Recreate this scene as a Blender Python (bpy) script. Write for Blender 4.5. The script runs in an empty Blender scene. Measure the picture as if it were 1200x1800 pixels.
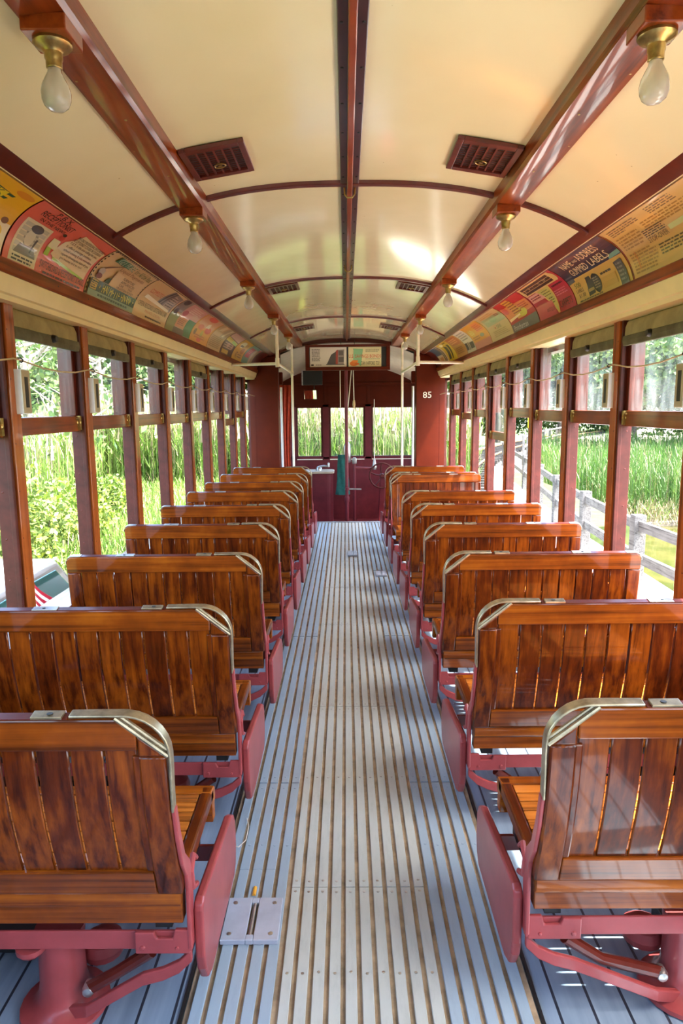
import bpy, bmesh, math, random
import numpy as np
from mathutils import Vector, Matrix
R = math.radians
rnd = random.Random(7)
scn = bpy.context.scene
COL = scn.collection

# ------------------------------------------------------------------ materials
def lin(h):
    h = h.lstrip('#'); c = [int(h[i:i+2], 16)/255 for i in (0, 2, 4)]
    return tuple((x/12.92 if x <= .04045 else ((x+.055)/1.055)**2.4) for x in c) + (1,)
def new_mat(name):
    m = bpy.data.materials.new(name); m.use_nodes = True
    nt = m.node_tree; b = nt.nodes['Principled BSDF']
    return m, nt, b
def node(nt, t, **kw):
    n = nt.nodes.new(t)
    for k, v in kw.items():
        if k.startswith('_'): setattr(n, k[1:], v)
        else: n.inputs[k.replace('__', ' ')].default_value = v
    return n
def ramp(nt, stops):
    r = nt.nodes.new('ShaderNodeValToRGB'); e = r.color_ramp.elements
    while len(e) < len(stops): e.new(.5)
    for i, (p, c) in enumerate(stops):
        e[i].position = p; e[i].color = c if len(c) == 4 else tuple(c)+(1,)
    return r
def coords(nt, scale, kind='Object'):
    tc = nt.nodes.new('ShaderNodeTexCoord'); mp = nt.nodes.new('ShaderNodeMapping')
    mp.inputs['Scale'].default_value = scale
    nt.links.new(tc.outputs[kind], mp.inputs['Vector']); return mp.outputs['Vector']
def bump(nt, b, src, strength=.1, dist=.002):
    n = nt.nodes.new('ShaderNodeBump'); n.inputs['Strength'].default_value = strength
    n.inputs['Distance'].default_value = dist
    nt.links.new(src, n.inputs['Height']); nt.links.new(n.outputs['Normal'], b.inputs['Normal'])
def paint(name, c, rough=.4, var=.12, scale=6, metal=0, coat=0, bmp=.05):
    m, nt, b = new_mat(name)
    n = node(nt, 'ShaderNodeTexNoise', Scale=scale, Detail=6.0, Roughness=.62)
    nt.links.new(coords(nt, (1, 1, 1)), n.inputs['Vector'])
    d = tuple(max(0, x*(1-var*1.6)) for x in c[:3]); l = tuple(min(1, x*(1+var)) for x in c[:3])
    r = ramp(nt, [(.3, d), (.68, l)])
    nt.links.new(n.outputs['Fac'], r.inputs['Fac']); nt.links.new(r.outputs['Color'], b.inputs['Base Color'])
    b.inputs['Roughness'].default_value = rough; b.inputs['Metallic'].default_value = metal; b.inputs['Specular IOR Level'].default_value = .3
    b.inputs['Coat Weight'].default_value = coat; b.inputs['Coat Roughness'].default_value = .12
    if bmp: bump(nt, b, n.outputs['Fac'], bmp, .003)
    return m
def wood(name, axis, dark, mid, light, rough=.3, coat=.7, island=.35, gscale=1.0):
    """varnished timber, the grain running along AXIS of the object"""
    m, nt, b = new_mat(name)
    s = [46*gscale]*3; s['xyz'.index(axis)] = 1.1*gscale
    v = coords(nt, s)
    g = nt.nodes.new('ShaderNodeNewGeometry'); oi = nt.nodes.new('ShaderNodeObjectInfo')
    ad = node(nt, 'ShaderNodeVectorMath', _operation='ADD')
    sc = node(nt, 'ShaderNodeMath', _operation='MULTIPLY'); sc.inputs[1].default_value = 37.0
    nt.links.new(g.outputs['Random Per Island'], sc.inputs[0])
    nt.links.new(v, ad.inputs[0]); nt.links.new(sc.outputs[0], ad.inputs[1])
    ad2 = node(nt, 'ShaderNodeVectorMath', _operation='ADD')
    sc2 = node(nt, 'ShaderNodeMath', _operation='MULTIPLY'); sc2.inputs[1].default_value = 91.0
    nt.links.new(oi.outputs['Random'], sc2.inputs[0])
    nt.links.new(ad.outputs[0], ad2.inputs[0]); nt.links.new(sc2.outputs[0], ad2.inputs[1])
    n = node(nt, 'ShaderNodeTexNoise', Scale=1.0, Detail=7.0, Roughness=.62, Distortion=.2)
    nt.links.new(ad2.outputs[0], n.inputs['Vector'])
    n2 = node(nt, 'ShaderNodeTexNoise', Scale=5.0, Detail=4.0, Roughness=.6)
    nt.links.new(coords(nt, (1, 1, 1)), n2.inputs['Vector'])
    mx = node(nt, 'ShaderNodeMath', _operation='MULTIPLY_ADD'); mx.inputs[1].default_value = .45
    nt.links.new(n2.outputs['Fac'], mx.inputs[0])
    hf = node(nt, 'ShaderNodeMath', _operation='MULTIPLY'); hf.inputs[1].default_value = .62
    nt.links.new(n.outputs['Fac'], hf.inputs[0]); nt.links.new(hf.outputs[0], mx.inputs[2])
    isl = node(nt, 'ShaderNodeMath', _operation='MULTIPLY_ADD'); isl.inputs[1].default_value = island*.38
    nt.links.new(g.outputs['Random Per Island'], isl.inputs[0]); nt.links.new(mx.outputs[0], isl.inputs[2])
    r = ramp(nt, [(.34, dark), (.58, mid), (.86, light)])
    nt.links.new(isl.outputs[0], r.inputs['Fac'])
    # worn dark flecks along the grain
    fl = ramp(nt, [(.34, (.18, .13, .11)), (.46, (1, 1, 1))])
    nt.links.new(n.outputs['Fac'], fl.inputs['Fac'])
    mul = nt.nodes.new('ShaderNodeMix'); mul.data_type = 'RGBA'; mul.blend_type = 'MULTIPLY'; mul.inputs['Factor'].default_value = .5
    nt.links.new(r.outputs['Color'], mul.inputs['A']); nt.links.new(fl.outputs['Color'], mul.inputs['B'])
    nt.links.new(mul.outputs['Result'], b.inputs['Base Color'])
    b.inputs['Roughness'].default_value = rough
    b.inputs['Coat Weight'].default_value = coat; b.inputs['Coat Roughness'].default_value = .06; b.inputs['Specular IOR Level'].default_value = .12
    bump(nt, b, n.outputs['Fac'], .12, .0015)
    return m
def plain(name, c, rough=.5, metal=0, coat=0):
    m, nt, b = new_mat(name); b.inputs['Base Color'].default_value = c
    b.inputs['Roughness'].default_value = rough; b.inputs['Metallic'].default_value = metal
    b.inputs['Coat Weight'].default_value = coat
    return m
def leafmat(name, c1, c2, c3, trans=.35):
    m, nt, b = new_mat(name)
    g = nt.nodes.new('ShaderNodeNewGeometry')
    r = ramp(nt, [(.05, c1), (.5, c2), (.95, c3)])
    n = node(nt, 'ShaderNodeTexNoise', Scale=.9, Detail=2.0)
    nt.links.new(coords(nt, (1, 1, 1)), n.inputs['Vector'])
    ma = node(nt, 'ShaderNodeMath', _operation='MULTIPLY_ADD'); ma.inputs[1].default_value = .5
    sb = node(nt, 'ShaderNodeMath', _operation='MULTIPLY_ADD'); sb.inputs[1].default_value = 1.2; sb.inputs[2].default_value = -.35
    nt.links.new(n.outputs['Fac'], sb.inputs[0])
    nt.links.new(g.outputs['Random Per Island'], ma.inputs[0]); nt.links.new(sb.outputs[0], ma.inputs[2])
    nt.links.new(ma.outputs[0], r.inputs['Fac']); nt.links.new(r.outputs['Color'], b.inputs['Base Color'])
    b.inputs['Roughness'].default_value = .6
    t = nt.nodes.new('ShaderNodeBsdfTranslucent'); nt.links.new(r.outputs['Color'], t.inputs['Color'])
    mx = nt.nodes.new('ShaderNodeMixShader'); mx.inputs[0].default_value = trans
    nt.links.new(b.outputs[0], mx.inputs[1]); nt.links.new(t.outputs[0], mx.inputs[2])
    nt.links.new(mx.outputs[0], nt.nodes['Material Output'].inputs['Surface'])
    return m
def glassmat(name, tint, dirt):
    m, nt, b = new_mat(name)
    tr = nt.nodes.new('ShaderNodeBsdfTransparent'); tr.inputs['Color'].default_value = tint
    gl = nt.nodes.new('ShaderNodeBsdfGlossy'); gl.inputs['Roughness'].default_value = .02
    lw = nt.nodes.new('ShaderNodeLayerWeight'); pw = node(nt, 'ShaderNodeMath', _operation='POWER'); pw.inputs[1].default_value = 5
    fr = node(nt, 'ShaderNodeMath', _operation='MULTIPLY_ADD'); fr.inputs[1].default_value = .5; fr.inputs[2].default_value = .025
    nt.links.new(lw.outputs['Facing'], pw.inputs[0]); nt.links.new(pw.outputs[0], fr.inputs[0])
    mx = nt.nodes.new('ShaderNodeMixShader')
    nt.links.new(fr.outputs[0], mx.inputs[0]); nt.links.new(tr.outputs[0], mx.inputs[1]); nt.links.new(gl.outputs[0], mx.inputs[2])
    n = node(nt, 'ShaderNodeTexNoise', Scale=3.0, Detail=5.0)          # streaky film of dust
    nt.links.new(coords(nt, (1, 5, 1)), n.inputs['Vector'])
    rp = ramp(nt, [(.35, (0, 0, 0)), (.8, (dirt, dirt, dirt))]); nt.links.new(n.outputs['Fac'], rp.inputs['Fac'])
    df = nt.nodes.new('ShaderNodeBsdfDiffuse'); df.inputs['Color'].default_value = (.6, .68, .7, 1)
    tl = nt.nodes.new('ShaderNodeBsdfTranslucent'); tl.inputs['Color'].default_value = (.6, .68, .7, 1)
    ds = nt.nodes.new('ShaderNodeMixShader'); nt.links.new(df.outputs[0], ds.inputs[1]); nt.links.new(tl.outputs[0], ds.inputs[2])
    m2 = nt.nodes.new('ShaderNodeMixShader'); nt.links.new(rp.outputs['Color'], m2.inputs[0])
    nt.links.new(mx.outputs[0], m2.inputs[1]); nt.links.new(ds.outputs[0], m2.inputs[2])
    nt.links.new(m2.outputs[0], nt.nodes['Material Output'].inputs['Surface'])
    return m

M = {}
WD, WM, WL = (.012, .0018, .0004), (.085, .013, .0009), (.30, .068, .0035)
for ax in 'xyz':
    M['oak_'+ax] = wood('varnished_oak_'+ax, ax, WD, WM, WL, rough=.38, coat=.5)
    M['post_'+ax] = wood('post_timber_'+ax, ax, (.06, .010, .003), (.19, .038, .008), (.34, .082, .016), rough=.32, coat=.5)
M['strip'] = wood('post_strip_timber', 'z', (.10, .02, .005), (.34, .085, .018), (.52, .16, .035), rough=.3, coat=.6)
M['oak_x'] = wood('varnished_oak_rail', 'x', (.03, .005, .001), (.20, .042, .003), (.46, .13, .008), rough=.38, coat=.5)  # lighter copy of the oak: light caught by the rails put into its colour
M['seat_y'] = wood('lit_seat_timber', 'x', (.10, .022, .004), (.42, .12, .015), (.70, .25, .04))  # bench wood lightened further; light falling on the flat seats is in the colour
M['rail_y'] = wood('ceiling_rail_timber', 'y', (.075, .008, .002), (.21, .033, .005), (.36, .072, .009), rough=.3, coat=.4, gscale=.6)
M['maroon'] = paint('maroon_paint', (.10, .012, .006), .33, .25, 8, coat=.3)
M['maroon_dark'] = paint('dark_maroon_paint', (.05, .008, .008), .35, .25, 8, coat=.3)
M['post_paint'] = paint('faded_maroon_post_paint', (.078, .014, .010), .5, .25, 14)
M['pink'] = paint('pink_red_iron_paint', (.30, .050, .050), .34, .12, 10, coat=.25)
M['bulk'] = paint('bulkhead_red_paint', (.085, .009, .0015), .42, .12, 4, coat=.2)
M['bulk'].node_tree.nodes['Principled BSDF'].inputs['Specular IOR Level'].default_value = .15; M['bulk'].node_tree.nodes['Principled BSDF'].inputs['Coat Weight'].default_value = .05
M['dash'] = paint('dash_maroon_paint', (.13, .018, .024), .42, .18, 6)
M['brass'] = paint('worn_brass', (.42, .35, .23), .34, .3, 24, metal=.8, bmp=.03)
M['brass_bulb'] = paint('aged_brass', (.42, .28, .09), .3, .3, 30, metal=.9)
M['steel'] = paint('dull_steel', (.48, .48, .46), .35, .2, 20, metal=.9)
M['black'] = plain('black_metal', (.012, .012, .012, 1), .45)
M['rubber'] = plain('black_rubber', (.02, .02, .022, 1), .7)
M['white'] = paint('white_enamel', (.80, .80, .78), .3, .05, 8)
M['ivory'] = paint('ivory_pole_paint', (.80, .74, .60), .28, .06, 12, coat=.3)
M['box'] = paint('pale_grey_box', (.80, .88, .98), .35, .05, 10)
M['boxtan'] = paint('tan_box_plate', (.45, .38, .27), .5, .1, 10)
M['cord'] = plain('bell_cord', (.50, .40, .26, 1), .8)
M['rope'] = paint('tan_rope', (.55, .42, .22), .85, .2, 60)
M['hemcloth'] = paint('blind_canvas', (.34, .28, .15), .85, .18, 9)
M['hembar'] = paint('blind_hem', (.13, .12, .075), .8, .25, 12)
M['cloth_red'] = paint('red_curtain_cloth', (.42, .045, .018), .85, .15, 20)
M['cloth_green'] = paint('dark_green_cloth', (.008, .07, .055), .85, .3, 16)
M['mirror'] = plain('mirror_glass', (.9, .9, .9, 1), .04, 1)
M['glass'] = glassmat('window_glass', (.97, .985, .975, 1), .05)
M['glass_dirty'] = glassmat('dusty_window_glass', (.96, .98, .97, 1), .16)
M['timber_grey'] = wood('weathered_grey_timber', 'y', (.05, .05, .05), (.13, .125, .12), (.23, .225, .21), rough=.85, coat=0)
M['timber_dark'] = wood('dark_creosoted_timber', 'z', (.01, .01, .01), (.03, .03, .03), (.09, .085, .08), rough=.9, coat=0)
# ceiling enamel, slightly wavy sheets
m, nt, b = new_mat('cream_ceiling_enamel'); M['cream_ceiling'] = m
n = node(nt, 'ShaderNodeTexNoise', Scale=1.6, Detail=3.0); nt.links.new(coords(nt, (1, .8, 1)), n.inputs['Vector'])
r_ = ramp(nt, [(.3, (.80, .68, .39)), (.7, (.89, .79, .50))]); nt.links.new(n.outputs['Fac'], r_.inputs['Fac'])
sp = node(nt, 'ShaderNodeTexVoronoi', Scale=9.0); nt.links.new(coords(nt, (1, 1, 1)), sp.inputs['Vector'])
sr = ramp(nt, [(.012, (.25, .17, .08)), (.03, (1, 1, 1))]); nt.links.new(sp.outputs['Distance'], sr.inputs['Fac'])
mm = nt.nodes.new('ShaderNodeMix'); mm.data_type = 'RGBA'; mm.blend_type = 'MULTIPLY'; mm.inputs['Factor'].default_value = .8
nt.links.new(r_.outputs['Color'], mm.inputs['A']); nt.links.new(sr.outputs['Color'], mm.inputs['B']); nt.links.new(mm.outputs['Result'], b.inputs['Base Color'])
b.inputs['Roughness'].default_value = .2; b.inputs['Coat Weight'].default_value = 1; b.inputs['Coat Roughness'].default_value = .08
bump(nt, b, n.outputs['Fac'], .5, .03)
M['cream'] = paint('cream_moulding_paint', (.86, .73, .43), .32, .05, 5, coat=.2)
# floor boards
m, nt, b = new_mat('blue_grey_floor_boards'); M['floor'] = m
n = node(nt, 'ShaderNodeTexNoise', Scale=1.0, Detail=6.0); nt.links.new(coords(nt, (30, 2, 1)), n.inputs['Vector'])
r_ = ramp(nt, [(.3, (.15, .21, .28)), (.7, (.24, .32, .41))]); nt.links.new(n.outputs['Fac'], r_.inputs['Fac'])
br = node(nt, 'ShaderNodeTexBrick', Scale=1.0); br.offset = .5
br.inputs['Color1'].default_value = (1, 1, 1, 1); br.inputs['Color2'].default_value = (.90, .92, .95, 1); br.inputs['Mortar'].default_value = (.10, .10, .12, 1)
br.inputs['Mortar Size'].default_value = .004; br.inputs['Brick Width'].default_value = 2.3; br.inputs['Row Height'].default_value = .088
tc = nt.nodes.new('ShaderNodeTexCoord'); mp = nt.nodes.new('ShaderNodeMapping'); mp.inputs['Rotation'].default_value = (0, 0, R(90)); mp.inputs['Location'].default_value = (0, .03, 0)
nt.links.new(tc.outputs['Object'], mp.inputs['Vector']); nt.links.new(mp.outputs['Vector'], br.inputs['Vector'])
mm = nt.nodes.new('ShaderNodeMix'); mm.data_type = 'RGBA'; mm.blend_type = 'MULTIPLY'; mm.inputs['Factor'].default_value = 1
nt.links.new(r_.outputs['Color'], mm.inputs['A']); nt.links.new(br.outputs['Color'], mm.inputs['B']); nt.links.new(mm.outputs['Result'], b.inputs['Base Color'])
b.inputs['Roughness'].default_value = .38
def slat_paint(name, c, worn, wear):
    m, nt, b = new_mat(name)
    n = node(nt, 'ShaderNodeTexNoise', Scale=1.0, Detail=8.0, Roughness=.7); nt.links.new(coords(nt, (45, 9, 10)), n.inputs['Vector'])
    n2 = node(nt, 'ShaderNodeTexNoise', Scale=1.3, Detail=3.0); nt.links.new(coords(nt, (1, 1, 1)), n2.inputs['Vector'])
    ad = node(nt, 'ShaderNodeMath', _operation='MULTIPLY_ADD'); ad.inputs[1].default_value = .35
    nt.links.new(n2.outputs['Fac'], ad.inputs[0]); nt.links.new(n.outputs['Fac'], ad.inputs[2])
    r = ramp(nt, [(wear-.06, worn), (wear, tuple(x*.85 for x in c)), (wear+.25, c)])
    nt.links.new(ad.outputs[0], r.inputs['Fac']); nt.links.new(r.outputs['Color'], b.inputs['Base Color'])
    b.inputs['Roughness'].default_value = .36; bump(nt, b, n.outputs['Fac'], .15, .002)
    return m
M['slat_mid'] = slat_paint('worn_grey_slat_paint', (.405, .45, .43), (.20, .185, .15), .42)
M['slat_side'] = slat_paint('blue_grey_slat_paint', (.27, .36, .43), (.17, .18, .2), .38)
M['groove'] = paint('brown_dirty_groove', (.34, .26, .17), .8, .3, 12)
M['plate'] = paint('blue_grey_plate', (.34, .38, .45), .38, .08, 12)
# cards' stock and inks
INK = {}
def ink(hexcol, gloss=.32):
    if hexcol not in INK:
        INK[hexcol] = plain('ink_'+hexcol.lstrip('#'), lin(hexcol), gloss, 0, .25)
    return INK[hexcol]

# ------------------------------------------------------------------ mesh builder
class MB:
    def __init__(self): self.v = []; self.f = []; self.m = []; self.cur = 0
    def add(self, verts, faces):
        o = len(self.v); self.v += [tuple(p) for p in verts]
        for f in faces: self.f.append([i+o for i in f]); self.m.append(self.cur)
        return self
    def box(self, x0, x1, y0, y1, z0, z1):
        x0, x1 = sorted((x0, x1)); y0, y1 = sorted((y0, y1)); z0, z1 = sorted((z0, z1))
        return self.add([(x0,y0,z0),(x1,y0,z0),(x1,y1,z0),(x0,y1,z0),(x0,y0,z1),(x1,y0,z1),(x1,y1,z1),(x0,y1,z1)],
            [(0,3,2,1),(4,5,6,7),(0,1,5,4),(1,2,6,5),(2,3,7,6),(3,0,4,7)])
    def hexa(self, p): return self.add(p, [(0,3,2,1),(4,5,6,7),(0,1,5,4),(1,2,6,5),(2,3,7,6),(3,0,4,7)])
    def prism(self, pts, fn, a, b):
        """polygon PTS (2-D, ccw) extruded between a and b; fn(u, v, w) -> xyz"""
        n = len(pts)
        self.add([fn(u, v, a) for u, v in pts]+[fn(u, v, b) for u, v in pts],
            [tuple(range(n))[::-1], tuple(range(n, 2*n))]+[(i, (i+1) % n, n+(i+1) % n, n+i) for i in range(n)])
        return self
    def tube(self, path, r, n=10, closed=False, caps=True, flat=None):
        P = [Vector(p) for p in path]; k = len(P); rr = r if isinstance(r, (list, tuple)) else [r]*k
        T = []
        for i in range(k):
            a = P[(i-1) % k] if (closed or i > 0) else P[i]; c = P[(i+1) % k] if (closed or i < k-1) else P[i]
            T.append((c-a).normalized())
        up = Vector((0, 0, 1)) if abs(T[0].z) < .9 else Vector((0, 1, 0))
        N = (up-T[0]*up.dot(T[0])).normalized(); vs = []
        for i in range(k):
            N = (N-T[i]*N.dot(T[i]));
            N = N.normalized() if N.length > 1e-6 else T[i].orthogonal().normalized()
            B = T[i].cross(N)
            for j in range(n):
                a = 2*math.pi*j/n; cx, cy = math.cos(a), math.sin(a)
                if flat: cx *= flat[0]; cy *= flat[1]
                vs.append(P[i]+(N*cx+B*cy)*rr[i])
        fs = []
        for i in range(k if closed else k-1):
            for j in range(n):
                a = i*n+j; b = i*n+(j+1) % n; c = ((i+1) % k)*n+(j+1) % n; d = ((i+1) % k)*n+j
                fs.append((a, b, c, d))
        if caps and not closed: fs += [tuple(range(n))[::-1], tuple(range((k-1)*n, k*n))]
        return self.add(vs, fs)
    def lathe(self, prof, c=(0, 0, 0), n=20, axis='z', caps=True):
        vs = []
        for r, h in prof:
            for j in range(n):
                a = 2*math.pi*j/n; p = (r*math.cos(a), r*math.sin(a), h)
                if axis == 'x': p = (p[2], p[0], p[1])
                if axis == 'y': p = (p[1], p[2], p[0])
                vs.append((p[0]+c[0], p[1]+c[1], p[2]+c[2]))
        k = len(prof); fs = []
        for i in range(k-1):
            for j in range(n): fs.append((i*n+j, i*n+(j+1) % n, (i+1)*n+(j+1) % n, (i+1)*n+j))
        if caps: fs += [tuple(range(n))[::-1], tuple(range((k-1)*n, k*n))]
        return self.add(vs, fs)
    def sweep(self, prof, y0, y1, s=1):
        """closed XZ profile run along Y"""
        return self.prism(prof, lambda u, v, w: (s*u, w, v), y0, y1)
    def build(self, name, mats, parent=None, smooth=False, bevel=0, seg=2, auto=35):
        me = bpy.data.meshes.new(name); me.from_pydata(self.v, [], self.f)
        for x in (mats if isinstance(mats, (list, tuple)) else [mats]): me.materials.append(x)
        if max(self.m, default=0): me.polygons.foreach_set('material_index', self.m)
        bm = bmesh.new(); bm.from_mesh(me); bmesh.ops.recalc_face_normals(bm, faces=bm.faces)
        if smooth:
            for f in bm.faces: f.smooth = True
            for e in bm.edges:
                if len(e.link_faces) == 2 and e.calc_face_angle(0) > R(auto): e.smooth = False
        bm.to_mesh(me); bm.free()
        o = bpy.data.objects.new(name, me); COL.objects.link(o)
        if parent is not None: o.parent = parent
        if bevel:
            md = o.modifiers.new('bevel', 'BEVEL'); md.width = bevel; md.segments = seg; md.limit_method = 'ANGLE'; md.angle_limit = R(40)
            md.harden_normals = False
        return o
def arc(cx, cy, r, a0, a1, n):
    return [(cx+r*math.cos(R(a0+(a1-a0)*i/n)), cy+r*math.sin(R(a0+(a1-a0)*i/n))) for i in range(n+1)]
def rrect(x0, y0, x1, y1, r, n=5):
    return arc(x1-r, y0+r, r, -90, 0, n)+arc(x1-r, y1-r, r, 0, 90, n)+arc(x0+r, y1-r, r, 90, 180, n)+arc(x0+r, y0+r, r, 180, 270, n)
def tag(o, label, cat, group=None, kind=None):
    o['label'] = label; o['category'] = cat
    if group: o['group'] = group
    if kind: o['kind'] = kind
    return o
def struct(o, label=None):
    o['kind'] = 'structure'
    if label: o['label'] = label
    return o
def empty(name, loc=(0, 0, 0)):
    o = bpy.data.objects.new(name, None); o.empty_display_size = .05; COL.objects.link(o); o.location = loc; return o
def copy_tree(o, parent=None):
    c = o.copy(); COL.objects.link(c)
    if parent is not None: c.parent = parent
    for ch in [x for x in bpy.data.objects if x.parent == o]: copy_tree(ch, c)
    return c
def np_mesh(name, V, F, mats, parent=None, midx=None, smooth=False):
    """quads from numpy arrays"""
    me = bpy.data.meshes.new(name); nv, nf, k = len(V), len(F), F.shape[1]
    me.vertices.add(nv); me.vertices.foreach_set('co', np.ascontiguousarray(V, np.float32).ravel())
    me.loops.add(nf*k); me.loops.foreach_set('vertex_index', np.ascontiguousarray(F, np.int32).ravel())
    me.polygons.add(nf); me.polygons.foreach_set('loop_start', np.arange(0, nf*k, k, dtype=np.int32))
    for x in (mats if isinstance(mats, (list, tuple)) else [mats]): me.materials.append(x)
    if midx is not None: me.polygons.foreach_set('material_index', np.ascontiguousarray(midx, np.int32))
    me.update(calc_edges=True); me.validate()
    o = bpy.data.objects.new(name, me); COL.objects.link(o)
    if parent is not None: o.parent = parent
    return o
ORD = ['nearest', 'second', 'third', 'fourth', 'fifth', 'sixth', 'seventh', 'eighth', 'ninth', 'tenth', 'eleventh', 'twelfth']
SKY, SUN, EXPO = 0.43, 9, 2.45
# ------------------------------------------------------------------ the car: setting
Y0, YB = -1.3, 9.30            # rear end of the modelled saloon, front bulkhead
PW = 1.27                      # inner face of the window posts
PITCH, PH = .746, 2.637        # window pitch, forward edge of the first post in view
def cz(x): return 2.423-.212*abs(x)**2.6
# floor
f = MB().box(-1.36, 1.36, Y0, 8.95, -.06, -.004); struct(f.build('floor', M['floor']))
f = MB().box(-1.36, 1.36, 8.95, 11.4, -.34, -.27); struct(f.build('floor', M['dash']))
f = MB().box(-1.2, 1.2, 8.95, 8.99, -.30, -.004); struct(f.build('trim_1', M['dash']))
# aisle floor of slats: left, middle and right panels
pitch = .866/20; x0 = -.4335
aisle = empty('aisle_slat_flooring', (0, 0, 0)); tag(aisle, 'long grey slatted flooring running down the aisle between the benches', 'flooring')
MB().box(-.442, .442, Y0, 8.93, -.0035, .0005).build('groove_bed', M['groove'], aisle)
seams = [Y0, 2.56, 4.35, 6.2, 8.93]
for i in range(20):
    side = i < 5 or i > 14
    xa = x0+pitch*i+.006 + (.004 if i == 5 else 0); xb = x0+pitch*(i+1)-.0072
    mb = MB()
    if i < 4 and True:      # the access panel with the handle plate sits over these
        segs = [(Y0, 2.035), (2.035, 2.555), (2.563, 4.345), (4.353, 6.195), (6.203, 8.93)]
    elif side: segs = [(Y0, 2.555), (2.563, 4.345), (4.353, 6.195), (6.203, 8.93)]
    else: segs = [(Y0, 1.95), (1.953, 3.27), (3.273, 4.6), (4.603, 5.6), (5.603, 6.6), (6.603, 7.6), (7.603, 8.93)]
    for a, c in segs: mb.box(xa, xb, a, c, .0005, .0095 if side else .0085)
    s_ = mb.build('slat', M['slat_side' if side else 'slat_mid'], aisle, bevel=.0015, seg=1)
    sc = MB()
    for y in ([1.45, 2.16, 2.52, 2.60, 4.30, 4.40, 6.15, 6.25] if side else [1.30, 1.62, 1.93, 1.98, 2.6, 3.24, 3.30, 4.57, 4.63, 5.57, 5.63, 6.57, 6.63]):
        sc.lathe([(.0045, .0), (.0045, .0008), (.003, .0014), (0.0001, .0014)], ((xa+xb)/2, y+(rnd.random()-.5)*.006, .0095 if side else .0085), 8)
    sc.build('screw', M['slat_side' if side else 'steel'], s_)
MB().box(-.455, -.446, Y0, 8.93, -.003, .0008).build('edge_gap', M['black'], aisle)
MB().box(.446, .455, Y0, 8.93, -.003, .0008).build('edge_gap', M['black'], aisle)
MB().box(-.45, .45, 8.90, 8.96, -.003, .016).build('step_nosing', M['steel'], aisle, bevel=.003)
def plate(x0, x1, y0, y1, label, slot=True):
    t = empty('handle_plate', ((x0+x1)/2, (y0+y1)/2, .0095)); tag(t, label, 'floor plate', 'handle plates in the aisle floor')
    w, h = (x1-x0)/2, (y1-y0)/2
    mb = MB(); sx, sy = w*.13, h*.74
    if slot:
        for a in ((-w, -sx, -h, h), (sx, w, -h, h), (-sx, sx, -h, -sy), (-sx, sx, sy, h)): mb.box(a[0], a[1], a[2], a[3], 0, .016)
    else: mb.box(-w, w, -h, h, 0, .012)
    mb.build('cover', M['plate'], t, bevel=.002, seg=1)
    MB().box(-sx, sx, -sy, sy, 0, .001).build('slot', M['groove'], t)
    MB().tube([(0, -sy, .009), (0, sy, .009)], .006, 8).build('pull_bar', M['steel'], t, smooth=True)
    for px in (-1, 1):
        for py in (-1, 1):
            MB().lathe([(.007, 0), (.007, .001), (.0001, .0014)], (px*w*.72, py*h*.72, .016), 8).build('screw', M['steel'], t)
plate(-.392, -.228, 1.715, 1.885, 'slotted grey handle plate screwed over the left slats by the front bench')
plate(-.015, .085, 6.80, 7.02, 'small pale plate in the middle of the slats near the far end')
plate(.235, .335, 5.95, 6.12, 'small pale plate at right edge of the slats near the far end')
wire = MB().tube([(-.455, 2.22, .016), (-.44, 2.16, .015), (-.405, 2.14, .016), (-.385, 2.18, .015), (-.386, 2.26, .016), (-.40, 2.31, .015)], .0016, 6)
tag(wire.build('loose_wire', M['ivory'], smooth=True), 'thin bent loose wire lying on the left slats', 'wire')
cb = MB().lathe([(.006, -.018), (.006, .018)], (-.322, 1.93, .010), 8, axis='y')
tag(cb.build('cigarette_end', ink('#d9a035')), 'tiny orange stub lying in a groove above the handle plate', 'litter')

# side walls: lower panels, sills, upper bands
for s, nm in ((-1, 'left'), (1, 'right')):
    mb = MB(); mb.cur = 0
    mb.box(s*1.30, s*1.37, Y0, 11.2, -.35, .62)
    struct(mb.build('wall_'+nm, M['post_paint']))
    mb = MB().box(s*1.36, s*1.43, Y0, 11.2, 1.86, 2.36); struct(mb.build('wall_'+nm, M['maroon']))  # outer band over the windows, unseen, added to shut the sun out
    struct(MB().box(s*1.255, s*1.40, Y0, YB, .60, .64).build('trim_2', M['post_y'], bevel=.006))
    struct(MB().box(s*1.29, s*1.31, Y0, YB, .02, .10).build('baseboard_'+nm, M['post_paint']))
    # cream moulding above the windows
    prof = [(1.40, 1.893), (1.262, 1.893), (1.240, 1.897), (1.236, 1.915), (1.226, 1.920), (1.219, 1.938), (1.212, 1.958), (1.206, 1.978), (1.40, 1.978)]
    struct(MB().sweep(prof, Y0, YB, s).build('trim_3', M['cream'], smooth=True, auto=20))
    # red rail under the cards with screws, and cove behind the cards
    o = struct(MB().sweep([(1.40, 1.979), (1.202, 1.979), (1.193, 1.985), (1.186, 2.020), (1.196, 2.026), (1.40, 2.026)], Y0, YB, s).build('trim_4', M['post_y']))
    sc = MB()
    for k in range(26): sc.lathe([(.005, 0), (.004, .0015), (.0001, .002)], (s*1.1905, .9+k*.33, 2.004), 8, axis='x')
    struct(sc.build('trim_screws', M['black'], o))
    struct(MB().sweep([(1.02, 2.20), (1.035, 2.204), (1.05, 2.212), (.985, 2.252), (.965, 2.246), (.962, 2.232), (.975, 2.222)], Y0, YB, s).build('trim_5', M['maroon'], smooth=True, auto=30))
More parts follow.
